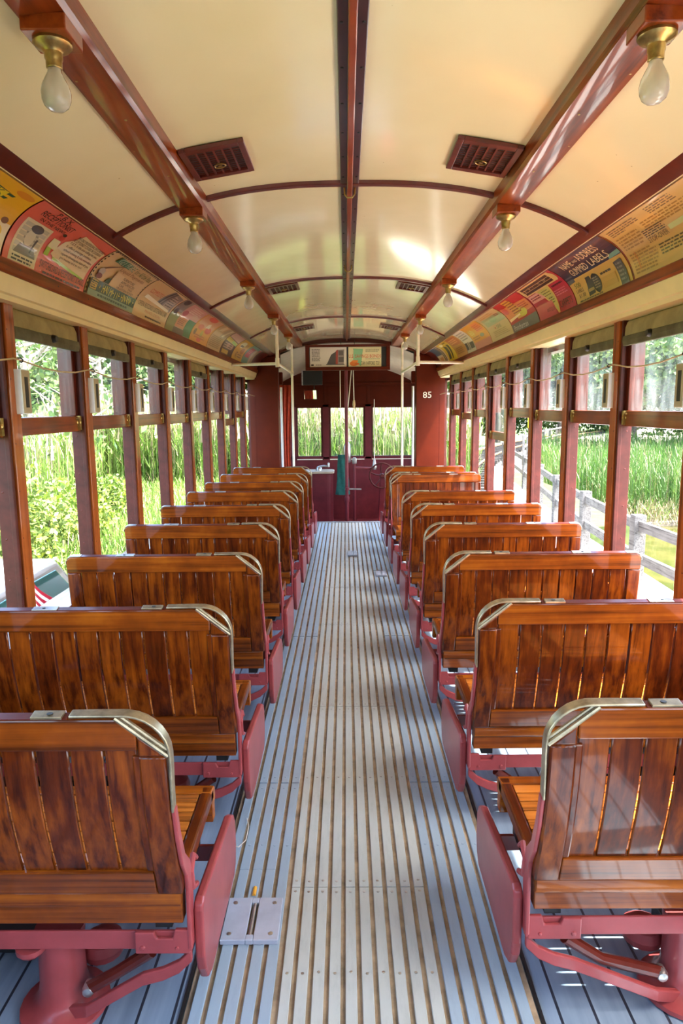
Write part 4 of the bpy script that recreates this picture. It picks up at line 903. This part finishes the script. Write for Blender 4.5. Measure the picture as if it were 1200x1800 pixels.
o = o.build('hanging_coat', M['cloth_green'], smooth=True); o.location = (-.075, 9.55, 0); tag(o, 'dark green cloth hanging beside the dark red centre pole', 'cloth')
o = MB().lathe([(.05, .0), (.058, .02), (.058, .20), (.05, .26), (.03, .30), (.0001, .315)], n=18).build('brake_valve', M['steel'], smooth=True); o.location = (-.005, 10.2, .70); tag(o, 'rounded grey metal canister standing behind the centre pole at the front window', 'canister')
o = MB().lathe([(.055, 0), (.055, .02), (.02, .04), (.02, .97), (.0001, .97)], n=14).build('valve_stand', M['dash'], smooth=True); o.location = (-.005, 10.2, -.27); tag(o, 'slim maroon stand under the grey canister', 'stand')
o = empty('air_valve', (.10, 10.1, -.27)); tag(o, 'thin maroon pipe with a small valve head right of the centre pole', 'pipe')
MB().tube([(0, 0, 0), (0, 0, .98)], .020, 10).build('pipe', M['dash'], o, smooth=True); MB().lathe([(.03, .96), (.036, .98), (.036, 1.03), (.02, 1.05)], n=12).build('valve_head', M['steel'], o, smooth=True)
MB().tube([(0, 0, .90), (.28, .1, .88)], .018, 10).build('branch_pipe', M['dash'], o, smooth=True)
MB().lathe([(.03, .86), (.04, .90), (.028, .94), (.02, .99), (.004, 1.04)], (.30, .1, 0), 12).build('gauge_tap', M['steel'], o, smooth=True)
MB().tube([(.30, .1, 1.0), (.30, .1, 1.9)], .006, 8).build('thin_rod', M['ivory'], o, smooth=True)
o = empty('black_box', (-.52, 10.6, 1.86)); tag(o, 'black square box with a pale edge high up under the poster frame', 'box')
MB().box(-.145, .145, -.10, .10, 0, .21).build('case', M['black'], o, bevel=.006); MB().box(-.165, -.145, -.10, .02, -.005, .215).build('side_plate', M['steel'], o)
MB().tube([(.02, -.05, 0), (.02, -.05, -.09)], .008, 8).build('stem', M['black'], o)
o = empty('rear_view_mirror', (-.555, 10.55, 1.64)); tag(o, 'small rectangular mirror below the black box', 'mirror')
MB().box(-.112, .112, .0, .014, 0, .145).build('mirror_frame', M['bulk'], o, bevel=.002); mi = MB().box(-.104, .104, -.003, .001, .008, .137).build('mirror_glass', M['mirror'], o); 
MB().tube([(.06, .006, .14), (.06, .03, .22)], .008, 8).build('bracket', M['black'], o)
o.rotation_euler = (R(5), 0, R(-25))
for i, (pa, lab) in enumerate(([[(-.095, 9.5, 2.30), (-.095, 9.5, 1.50)], 'straight pale cord hanging left of the centre pole'], [[(.07, 9.5, 2.30), (.06, 9.5, 2.02), (.01, 9.5, 1.52)], 'slanting pale cord hanging across the centre pole'], [[(.09, 9.5, 2.30), (.085, 9.5, 2.0), (.092, 9.5, 1.60)], 'pale cord with a wooden toggle hanging right of the centre pole'])):
    o = empty('pull_cord', pa[-1]); tag(o, lab, 'cord', 'hanging pull cords')
    P0 = Vector(pa[-1]); MB().tube([Vector(q)-P0 for q in pa], .0065, 8).build('cord', M['ivory'], o, smooth=True)
    if i == 2: MB().lathe([(.006, .02), (.016, .0), (.020, -.05), (.014, -.09), (.0001, -.10)], n=12).build('toggle', M['rope'], o, smooth=True)
# red curtain gathered at the left
vs = []; nC = 40
for j in range(13):
    t = j/12; z = -.1+1.95*(1-t); wv = .12-.055*math.sin(min(1, t*1.35)*math.pi/2*1.2)
    for i in range(nC+1):
        u = i/nC; x = -1.03+.10*(1-t)*0+ .055*min(1, t*1.3)+ (u*2*wv); vs.append((x, 10.30+.022*math.sin(u*22+t*1.2), z))
cu_ = MB().add(vs, [(j*(nC+1)+i, j*(nC+1)+i+1, (j+1)*(nC+1)+i+1, (j+1)*(nC+1)+i) for j in range(12) for i in range(nC)]).build('curtain', M['cloth_red'], smooth=True)
md = cu_.modifiers.new('thick', 'SOLIDIFY'); md.thickness = .006
tag(cu_, 'red cloth curtain gathered beside the left front doorway', 'curtain')
# ------------------------------------------------------------------ outside
rng = np.random.default_rng(5)
GZ = -1.25
M['grass'] = paint('rough_grass', (.06, .085, .02), .9, .4, 3)
M['mud'] = paint('pale_dry_mud', (.17, .145, .11), .9, .25, 1.2, bmp=.4)
M['gravel'] = paint('pale_gravel', (.42, .38, .31), .9, .2, 20)
M['deck'] = paint('bleached_platform', (.42, .40, .36), .85, .12, 6)
M['reed'] = leafmat('reed_leaves', (.05, .105, .014), (.12, .22, .03), (.23, .32, .07), .42)
M['reed_deep'] = leafmat('deep_green_reed_leaves', (.025, .062, .010), (.055, .13, .018), (.12, .19, .035), .35)
M['reed_dry'] = leafmat('dry_reed_stems', (.14, .11, .05), (.26, .21, .11), (.38, .32, .19), .2)
M['tassel'] = leafmat('reed_tassels', (.22, .17, .10), (.36, .30, .20), (.48, .42, .31), .25)
M['leaf_tree'] = leafmat('tree_leaves', (.018, .045, .010), (.050, .105, .018), (.12, .19, .032), .3)
M['leaf_pale'] = leafmat('pale_tree_leaves', (.05, .085, .02), (.12, .18, .04), (.22, .28, .07), .35)
M['leaf_shrub'] = leafmat('yellow_green_leaves', (.045, .10, .010), (.14, .22, .018), (.32, .33, .028), .35)
M['leaf_warm'] = leafmat('orange_tinged_leaves', (.14, .18, .018), (.34, .29, .025), (.46, .20, .03), .35)
M['bark'] = paint('grey_bark', (.10, .085, .07), .9, .35, 8)
M['bark_pale'] = paint('pale_bare_branches', (.42, .37, .31), .85, .2, 8)
m, nt, b = new_mat('creek_water'); M['water'] = m
n = node(nt, 'ShaderNodeTexNoise', Scale=1.2, Detail=4.0); nt.links.new(coords(nt, (1, 1, 1)), n.inputs['Vector'])
r_ = ramp(nt, [(.35, (.03, .036, .008)), (.65, (.065, .058, .018))]); nt.links.new(n.outputs['Fac'], r_.inputs['Fac']); nt.links.new(r_.outputs['Color'], b.inputs['Base Color'])
b.inputs['Roughness'].default_value = .12; bump(nt, b, n.outputs['Fac'], .25, .05)
def flat(name, poly, z, mat, th=.1): return MB().prism(poly, lambda u, v, w: (u, v, w), z-th, z).build(name, M[mat])
tag(flat('ground', [(-120, -60), (120, -60), (120, 140), (-120, 140)], GZ-1.35, 'grass', .5), 'low ground of the marsh around the tram', 'ground', kind='structure')
tag(flat('bank_ground', [(-90, -40), (-1.9, -40), (-1.9, 12.5), (7, 16), (9, 100), (-90, 110)], GZ, 'grass', .6), 'grassy bank left of and ahead of the tram', 'ground', kind='structure')
tag(flat('railway_bed', [(-1.9, -40), (1.62, -40), (1.62, 12.4), (-1.9, 12.4)], GZ, 'gravel', .5), 'gravel bed under the tram', 'ground', kind='structure')
tag(flat('creek', [(4.6, -20), (60, -20), (60, 24), (12.5, 24.8), (7.2, 22), (5.6, 17)], GZ-1.25, 'water', .05), 'shallow olive creek beside the wooden walkway', 'water', kind='stuff')
tag(flat('mud_bank', [(5.9, 17.5), (7.2, 21.5), (12.5, 23.2), (60, 22.5), (60, 31), (9, 31), (6.2, 26)], GZ-1.12, 'mud', .2), 'pale dry mud bank below the reeds', 'mud bank', kind='stuff')
# walkway beside the tram on the right
wk = flat('wooden_walkway', [(1.66, -6), (4.5, -6), (4.55, 8), (4.9, 14), (5.9, 24), (7.8, 38), (6.0, 39), (4.2, 26), (3.3, 16), (1.66, 11)], GZ+.12, 'deck', .12)
tag(wk, 'bleached pale walkway alongside the right of the tram', 'walkway')
# post and rail fence along it
path = [(4.45, 2.0), (4.32, 4.6), (4.2, 7.2), (4.12, 9.6), (4.35, 12.4), (4.75, 15.4), (5.2, 18.4), (5.75, 22), (6.3, 26), (6.9, 30)]
fe = empty('rail_fence', (4.2, 7.2, GZ+.12)); tag(fe, 'weathered grey post and rail fence along the edge of the walkway', 'fence')
for i, (x, y) in enumerate(path):
    MB().box(x-.085-4.2, x+.085-4.2, y-.085-7.2, y+.085-7.2, 0, 1.10).build('post', M['timber_grey'], fe, bevel=.01)
    if i:
        px, py = path[i-1]; d = Vector((x-px, y-py, 0)).normalized(); nrm = Vector((-d.y, d.x, 0))*.03
        for z in (.88, .42):
            p = [Vector((px-4.2, py-7.2, z)), Vector((x-4.2, y-7.2, z))]
            mb = MB().hexa([p[0]-nrm, p[1]-nrm, p[1]+nrm, p[0]+nrm]+[q+Vector((0, 0, .14)) for q in (p[0]-nrm, p[1]-nrm, p[1]+nrm, p[0]+nrm)]); mb.build('rail', M['timber_grey'], fe)
# second track on a bank curving away, on a low trestle over the creek
def trk(t): return Vector((2.6, 16, 0))*(1-t)*(1-t)+Vector((3.6, 40, 0))*2*t*(1-t)+Vector((34, 80, 0))*t*t
TZ = GZ+.42
M['rust'] = paint('rusty_rail', (.16, .09, .05), .7, .2, 10)
tr = empty('railway_track', (0, 0, TZ)); tag(tr, 'rusty railway track curving away beyond the fence on the right', 'track')
ts = [i/40 for i in range(44)]
def off(t, d):
    a = trk(t+.01)-trk(t-.01); nv = Vector((a.y, -a.x, 0)).normalized(); return trk(t)+nv*d
bed = MB(); k = len(ts); vs = []
for t in ts: vs += [off(t, -2.0)+Vector((0, 0, -.22)), off(t, 2.0)+Vector((0, 0, -.22)), off(t, 2.9)+Vector((0, 0, -1.7)), off(t, -2.9)+Vector((0, 0, -1.7))]
bed.add(vs, [(i*4+j, i*4+(j+1) % 4, (i+1)*4+(j+1) % 4, (i+1)*4+j) for i in range(0, k-1) for j in range(4)]+[(3, 2, 1, 0), (4*k-4, 4*k-3, 4*k-2, 4*k-1)]); bed.build('ballast', M['gravel'], tr)
for d in (-.72, .72): MB().tube([off(t, d) for t in ts], .05, 6).build('rail', M['rust'], tr)
sl = MB()
for i in range(70):
    t = i/66; a, c = off(t, -1.25), off(t, 1.25); dn = (trk(t+.01)-trk(t-.01)).normalized()*.11
    sl.hexa([a-dn+Vector((0, 0, -.2)), c-dn+Vector((0, 0, -.2)), c+dn+Vector((0, 0, -.2)), a+dn+Vector((0, 0, -.2)), a-dn+Vector((0, 0, -.05)), c-dn+Vector((0, 0, -.05)), c+dn+Vector((0, 0, -.05)), a+dn+Vector((0, 0, -.05))])
sl.build('sleepers', M['timber_dark'], tr)
bg = empty('trestle_railing', (0, 0, TZ)); tag(bg, 'dark timber trestle piles with a slim railing below the curving track', 'trestle')
for i in range(9):
    t = .30+i*.035; p = off(t, 2.3)
    MB().box(p.x-.05, p.x+.05, p.y-.05, p.y+.05, -.3, 1.05).build('post', M['timber_grey'], bg)
for z in (.95, .5): MB().tube([off(.30+i*.035, 2.3)+Vector((0, 0, z)) for i in range(9)], .05, 6).build('rail', M['timber_grey'], bg)
for i in range(4):
    t = .31+i*.07; p = off(t, 2.7)
    MB().lathe([(.24, -2.6), (.24, -.1), (.0001, -.1)], (p.x, p.y, 0), 12).build('pile', M['timber_dark'], bg)
# yellow track sign
o = empty('track_sign', (13.6, 51, TZ)); tag(o, 'small yellow sign by the distant track', 'sign')
MB().tube([(0, 0, -.4), (0, 0, 1.4)], .05, 8).build('sign_post', M['timber_grey'], o); MB().box(-.16, .16, -.03, .03, .75, 1.5).build('board', ink('#e0b81a'), o, bevel=.02)

# plants ------------------------------------------------------------
def reeds(name, xy, h, z0, label, tassels, dens=3, lean=.12, dry=.25, bw=.014, leaf='reed'):
    n = len(xy); V = []; Fm = []
    H = h*(.72+.45*rng.random(n)); ang = rng.random(n)*2*np.pi; ln = lean*H*rng.random(n)
    base = np.c_[xy, np.full(n, z0)]; tip = base+np.c_[np.cos(ang)*ln, np.sin(ang)*ln, H]
    def quad(a, c, wa, wc, phi):
        d = np.c_[np.cos(phi), np.sin(phi), np.zeros(len(phi))]
        return np.stack([a-d*wa, a+d*wa, c+d*wc, c-d*wc], 1).reshape(-1, 3)
    parts = []; mi = []
    phi = rng.random(n)*np.pi
    parts.append(quad(base, tip, .010, .006, phi)); mi.append(np.where(rng.random(n) < dry, 1, 0))
    for k in range(dens):
        f = .15+.75*rng.random(n)[:, None]; a = base+(tip-base)*f; th = rng.random(n)*2*np.pi
        L = (.22+.30*rng.random(n))*min(h/2.2, 1.2); c = a+np.c_[np.cos(th)*L*.55, np.sin(th)*L*.55, L*.75]
        parts.append(quad(a, c, bw, .004, th+np.pi/2)); mi.append(np.where(rng.random(n) < dry*.5, 1, 0))
    if tassels:
        s = rng.random(n) < tassels; a = tip[s]; th = rng.random(len(a))*2*np.pi
        c = a+np.c_[np.cos(th)*.10, np.sin(th)*.10, .28+.1*rng.random(len(a))]
        parts.append(quad(a-[0, 0, .1], c, .045, .012, rng.random(len(a))*np.pi)); mi.append(np.full(len(a), 2))
    V = np.concatenate(parts); F = np.arange(len(V)).reshape(-1, 4)
    o = np_mesh(name, V, F, [M[leaf], M['reed_dry'], M['tassel']], midx=np.concatenate(mi)); tag(o, label, 'reeds', kind='stuff'); return o
def scat(n, fn):
    out = []
    while sum(map(len, out)) < n:
        p = fn(n); out.append(p)
    return np.concatenate(out)[:n]
def area(x0, x1, y0, y1, keep): 
    def f(n):
        p = np.c_[x0+(x1-x0)*rng.random(n), y0+(y1-y0)*rng.random(n)]; return p[keep(p[:, 0], p[:, 1])]
    return f
reeds('reed_bed', scat(36000, area(-9, 8, 20, 42, lambda x, y: (x < 3.6+.05*(y-15)) & (rng.random(len(x)) < 1.2-(y-20)/30))), 2.6, GZ, 'dense reed bed with pale tassels filling the front windows', .5, dens=4)
reeds('reed_bed', scat(24000, area(-26, -5.2, 5.5, 44, lambda x, y: (x < -5.2-.12*(y-6)) & (x > -26))), 2.3, GZ, 'green reed bed beyond the windows on the left', .12, dens=3, dry=.30)
reeds('reed_bed', scat(28000, area(7.4, 34, 22.5, 44, lambda x, y: (y > 22.9-.02*x) & (x > 7.4+.20*(y-24)) & (rng.random(len(x)) < 1.25-(y-22)/26))), 2.1, GZ-1.1, 'bright green reed bed across the mud on the right', .0, dens=3, dry=.12, leaf='reed_deep')
reeds('dead_reed_fringe', scat(2600, area(7.0, 34, 22.2, 23.4, lambda x, y: x > 7)), .75, GZ-1.15, 'straw coloured dead reeds fringing the mud bank', 0, dens=2, lean=.9, dry=.95)

reeds('tall_grass', scat(16000, area(-7.5, -1.9, 1.5, 26, lambda x, y: ~((x > -4.1) & (y < 7.3)))), .75, GZ, 'knee-high bright grass between the tram and the reeds on the left', 0, dens=3, lean=.5, dry=.2, bw=.010)
def leaves(n, blobs, size, mat_ids, aspect=.55):
    """leaf quads spread over ellipsoid BLOBS (cx, cy, cz, rx, ry, rz)"""
    B = np.array(blobs); w = B[:, 3]*B[:, 4]*B[:, 5]; pick = rng.choice(len(B), n, p=w**.7/np.sum(w**.7)); b_ = B[pick]
    d = rng.normal(size=(n, 3)); d /= np.linalg.norm(d, axis=1)[:, None]; r = (.45+.6*rng.random(n))[:, None]
    c = b_[:, :3]+d*b_[:, 3:]*r
    u = rng.normal(size=(n, 3)); u /= np.linalg.norm(u, axis=1)[:, None]; nrm = d*.6+rng.normal(size=(n, 3))*.6+[0, 0, .4]
    v = np.cross(nrm, u); v /= np.linalg.norm(v, axis=1)[:, None]+1e-9; s = size*(.6+.8*rng.random(n))[:, None]
    V = np.stack([c-u*s, c-v*s*aspect, c+u*s, c+v*s*aspect], 1).reshape(-1, 3)
    return V, np.arange(4*n).reshape(-1, 4), rng.choice(mat_ids, n)
def limb(mb, a, c, ra, rc, wob=.12, n=5):
    a, c = Vector(a), Vector(c); L = (c-a).length
    pts = [a+(c-a)*(i/n)+Vector((rnd.uniform(-1, 1), rnd.uniform(-1, 1), rnd.uniform(-.5, .5)))*wob*L*(0 if i in (0, n) else 1)*.5 for i in range(n+1)]
    mb.tube(pts, [ra+(rc-ra)*i/n for i in range(n+1)], 6); return pts
def tree_proto(h, r, nleaf, leaf, mats, label, bare=False):
    t = empty('tree', (0, 0, 0)); mb = MB(); blobs = []
    top = limb(mb, (0, 0, 0), (rnd.uniform(-.4, .4), rnd.uniform(-.4, .4), h*.8), h*.022, h*.008, .05)
    for i in range(11 if not bare else 20):
        f = .30+.65*rnd.random(); st = Vector((0, 0, 0)).lerp(top[-1], f); a = rnd.random()*6.28; l = r*(1.05-.5*f)*(.6+.6*rnd.random())
        en = st+Vector((math.cos(a)*l, math.sin(a)*l, l*(.35+.5*rnd.random())))
        q = limb(mb, st, en, h*.008, h*.0025, .25)
        if bare:
            for j in range(3):
                s2 = q[2+j % 3]; a2 = rnd.random()*6.28; limb(mb, s2, s2+Vector((math.cos(a2)*l*.5, math.sin(a2)*l*.5, l*.4)), h*.004, h*.0015, .3)
        blobs.append((en.x, en.y, en.z, l*.5+.4, l*.5+.4, l*.42+.4))
    blobs.append((top[-1].x, top[-1].y, h*.88, r*.5, r*.5, h*.13))
    mb.build('trunk', M['bark_pale' if bare else 'bark'], t)
    V, F, mi = leaves(nleaf, blobs, leaf, list(range(len(mats))))
    np_mesh('crown', V, F, [M[x] for x in mats], t, mi)
    return t
PT = [tree_proto(11, 4.2, 9000, .19, ['leaf_tree'], ''), tree_proto(9, 4.0, 8000, .18, ['leaf_tree', 'leaf_pale'], ''), tree_proto(12, 3.6, 9000, .18, ['leaf_tree'], ''), tree_proto(8, 3.4, 1900, .11, ['leaf_pale', 'leaf_tree'], '', True)]
used = [False]*4
def put(kind, x, y, sc, label, grp):
    if not used[kind]: o = PT[kind]; used[kind] = True
    else: o = copy_tree(PT[kind])
    o.location = (x, y, GZ-.1); o.scale = (sc, sc, sc*(.9+.2*rnd.random())); o.rotation_euler = (0, 0, rnd.random()*6.28); tag(o, label, 'tree', grp); return o
k_ = 0
for i in range(17):        # woods behind the marsh on the right
    x = 9+i*2.7+rnd.uniform(-1, 1); y = 58+rnd.uniform(-4, 10)-.25*max(0, x-24)
    put(rnd.choice([0, 1, 2]), x, y, 1.0+.25*rnd.random(), 'full leafy tree in the green wood behind the track on the right', 'trees behind the right-hand marsh')
for i, (x, y, s_) in enumerate(((17.5, 33, .85), (22.5, 31, .9), (14.4, 36, .8), (27.5, 33, 1.0), (20.0, 37, .95), (31, 30, .9))):
    put(1, x, y, s_, 'nearer light green tree standing over the right-hand reeds', 'nearer trees over the right-hand reeds')
for i in range(11):        # straight ahead
    x = -16+i*2.8+rnd.uniform(-.8, .8); put(rnd.choice([0, 1, 2]), x, 52+rnd.uniform(-3, 8), .9+.2*rnd.random(), 'dark leafy tree at the back of the reed bed straight ahead', 'trees straight ahead behind the reeds')
for i in range(16):        # left
    x = -18-i*1.7+rnd.uniform(-1, 1); y = 50-i*2.0+rnd.uniform(-3, 3); put(rnd.choice([0, 1, 2, 3]), x, y, .9+.2*rnd.random(), 'leafy tree in the wood beyond the reeds on the left', 'trees beyond the left-hand reeds')
for i, (x, y, s_) in enumerate(((-8.6, 11.5, .72), (-7.8, 17.0, .78), (-10.6, 15.0, .9), (-8.4, 24.0, .9), (-6.9, 7.4, .62), (-11.5, 21, .95))):
    put(3, x, y, s_, 'half bare tree with pale branches outside the left-hand windows', 'half bare trees on the left')
def undergrowth(pts, n, h, label):
    blobs = []
    for (x0, y0), (x1, y1) in zip(pts, pts[1:]):
        for i in range(9): t = (i+rnd.random())/9; blobs.append((x0+(x1-x0)*t, y0+(y1-y0)*t+rnd.uniform(-1, 1), GZ+h*rnd.uniform(.25, .5), 2.2, 1.6, h*rnd.uniform(.4, .6)))
    V, F, mi = leaves(n, blobs, .20, [0, 1]); V[:, 2] = np.maximum(V[:, 2], GZ)
    tag(np_mesh('undergrowth', V, F, [M['leaf_tree'], M['leaf_pale']], None, mi), label, 'undergrowth', kind='stuff')
undergrowth([(4, 66), (18, 68), (34, 62), (52, 50), (62, 38)], 20000, 4.6, 'dark green undergrowth below the wood on the right')
undergrowth([(-22, 50), (-8, 52), (4, 58)], 9000, 3.6, 'dark undergrowth behind the reeds straight ahead')
undergrowth([(-22, 50), (-28, 38), (-32, 24), (-30, 8)], 14000, 4.2, 'green undergrowth below the wood on the left')
def shrub(x, y, r, h, mats, label, n=6500, leaf=.043):
    o = empty('shrub', (x, y, GZ)); blobs = []; mb = MB()
    for i in range(17):
        a = rnd.random()*6.28; q = r*rnd.random()**.6; z = h*(.08+.80*rnd.random()); blobs.append((q*math.cos(a), q*math.sin(a), z, r*.42, r*.42, h*.17)); limb(mb, (0, 0, 0), (q*math.cos(a), q*math.sin(a), z), .018, .006, .15)
    mb.build('stems', M['bark'], o); V, F, mi = leaves(n, blobs, leaf, list(range(len(mats)))); V[:, 2] = np.maximum(V[:, 2], .02)
    np_mesh('foliage', V, F, [M[q] for q in mats], o, mi); tag(o, label, 'shrub'); return o
shrub(-4.6, 8.6, .85, 2.15, ['leaf_shrub', 'leaf_pale', 'leaf_pale'], 'light green shrub filling the first full left-hand window', 6500, .04)
shrub(-4.75, 7.2, .60, 1.45, ['leaf_shrub', 'leaf_warm', 'leaf_warm'], 'low orange and yellow shrub above the parked car on the left', 4500, .04)
shrub(-4.9, 11.4, .85, 1.85, ['leaf_shrub', 'leaf_shrub', 'leaf_pale'], 'yellow-green shrub low in the second full left-hand window', 5500, .045)
shrub(-5.0, 14.6, .75, 1.45, ['leaf_shrub', 'leaf_pale'], 'small bright shrub at the foot of the reeds in the third left-hand window', 3500)
shrub(-5.0, 5.4, .7, 1.9, ['leaf_shrub', 'leaf_warm', 'leaf_pale'], 'yellow-green shrub at the left edge behind the parked car', 5500, .04)

# parked car and the little flag
car = empty('parked_car', (-3.15, 5.0, GZ)); tag(car, 'pale silver car with teal glass parked close outside on the left', 'car')
M['carp'] = plain('silver_car_paint', (.52, .55, .55, 1), .25, .3, 1); M['carg'] = plain('teal_car_glass', (.05, .22, .21, 1), .05, 0, 1)
prof = [(-2.1, .35), (-2.1, .85), (-1.9, .98), (-1.35, 1.05), (-.85, 1.55), (.35, 1.58), (1.02, 1.06), (1.85, .96), (2.1, .8), (2.1, .35)]
MB().prism(prof, lambda u, v, w: (w, u, v), -.80, .80).build('body', M['carp'], car, smooth=True, bevel=.05, seg=3)
gl = [(-1.22, 1.08), (-.80, 1.47), (-.25, 1.50), (-.25, 1.08)]; g2 = [(-.19, 1.08), (-.19, 1.50), (.30, 1.50), (.86, 1.08)]
for sx in (-1, 1):
    for q in (gl, g2): MB().prism(q, lambda u, v, w: (sx*w, u, v), .79, .806).build('side_window', M['carg'], car, bevel=.006)
MB().hexa([(-.66, .44, 1.50), (.66, .44, 1.50), (.70, .98, 1.10), (-.70, .98, 1.10), (-.66, .46, 1.52), (.66, .46, 1.52), (.70, 1.0, 1.115), (-.70, 1.0, 1.115)]).build('windscreen', M['carg'], car)
for sx in (-1, 1):
    for y in (-1.3, 1.3):
        w_ = MB().lathe([(.0001, -.10), (.2, -.10), (.31, -.09), (.32, 0), (.31, .09), (.2, .10), (.0001, .10)], (sx*.74, y, .32), 20, axis='x').build('wheel', M['rubber'], car, smooth=True)
        MB().lathe([(.18, -.112), (.18, .112)], (sx*.74, y, .32), 16, axis='x').build('hubcap', M['steel'], w_)
MB().box(.80, .95, .55, .72, 1.02, 1.14).build('wing_mirror', M['carp'], car, bevel=.03)
fl = empty('flag', (-1.55, 3.12, .30)); tag(fl, 'small striped flag on a stick outside the left window', 'flag')
MB().tube([(0, 0, -.1), (-.05, -.02, .52)], .006, 8).build('flag_stick', M['timber_grey'], fl, smooth=True)
st = MB()
for i in range(13):
    st.cur = i % 2
    def fp(u, v): return (-.045+.26*u*.85+.012*math.sin(u*7), -.02+.05*u+.012*math.cos(u*6), .50-.24*v-.22*u)
    n = 8; a, c = i/13, (i+1)/13
    vs = [fp(j/n, q) for q in (a, c) for j in range(n+1)]; st.add(vs, [(j, j+1, n+2+j, n+1+j) for j in range(n)])
f_ = st.build('stripes', [ink('#b8243a'), ink('#e8e4dc')], fl); md = f_.modifiers.new('t', 'SOLIDIFY'); md.thickness = .002
def fq(u, v): p = fp(u, v); return (p[0]+.002, p[1]-.003, p[2])
cf = MB(); vs = [fq(.4*j/4, q*.54) for q in (0, 1) for j in range(5)]; cf.add(vs, [(j, j+1, 6+j, 5+j) for j in range(4)]); cf = cf.build('canton', ink('#2a3566'), fl); md = cf.modifiers.new('t', 'SOLIDIFY'); md.thickness = .004

# ------------------------------------------------------------------ light, sky, camera
w = bpy.data.worlds.new('sky'); scn.world = w; w.use_nodes = True; nt = w.node_tree
sky = nt.nodes.new('ShaderNodeTexSky'); sky.sky_type = 'NISHITA'; sky.sun_disc = False; sky.sun_elevation = R(58); sky.sun_rotation = R(120); sky.air_density = 1.0; sky.dust_density = 2.5; sky.ozone_density = 1.0
bgn = nt.nodes['Background']; nt.links.new(sky.outputs[0], bgn.inputs['Color']); bgn.inputs['Strength'].default_value = SKY
sd = Vector((-.43, .07, -.90)).normalized()
sl_ = bpy.data.lights.new('sun', 'SUN'); sl_.energy = SUN; sl_.angle = R(.7); sl_.color = (1, .94, .84)
so = bpy.data.objects.new('sun', sl_); COL.objects.link(so); so.rotation_mode = 'QUATERNION'; so.rotation_quaternion = sd.to_track_quat('-Z', 'Y'); so.location = (10, -6, 20)
cam = bpy.data.cameras.new('camera'); cam.sensor_fit = 'VERTICAL'; cam.sensor_height = 36; cam.sensor_width = 24; cam.lens = 24.0; cam.clip_start = .02; cam.clip_end = 400
co = bpy.data.objects.new('camera', cam); COL.objects.link(co); scn.camera = co
co.matrix_world = Matrix.Translation((-.025, 0, 1.5)) @ Matrix.Rotation(R(.413), 4, 'Z') @ Matrix.Rotation(R(90-8.62), 4, 'X') @ Matrix.Rotation(R(-.55), 4, 'Z')
scn.view_settings.view_transform = 'Standard'; scn.view_settings.look = 'None'; scn.view_settings.exposure = EXPO; scn.view_settings.gamma = 1; scn.view_settings.use_curve_mapping = False
cy = scn.cycles
cy.use_denoising = True; cy.max_bounces = 10; cy.diffuse_bounces = 6; cy.glossy_bounces = 4; cy.transmission_bounces = 6; cy.transparent_max_bounces = 12
cy.sample_clamp_indirect = 8; cy.caustics_reflective = False; cy.caustics_refractive = False; cy.use_adaptive_sampling = True; cy.adaptive_threshold = .02
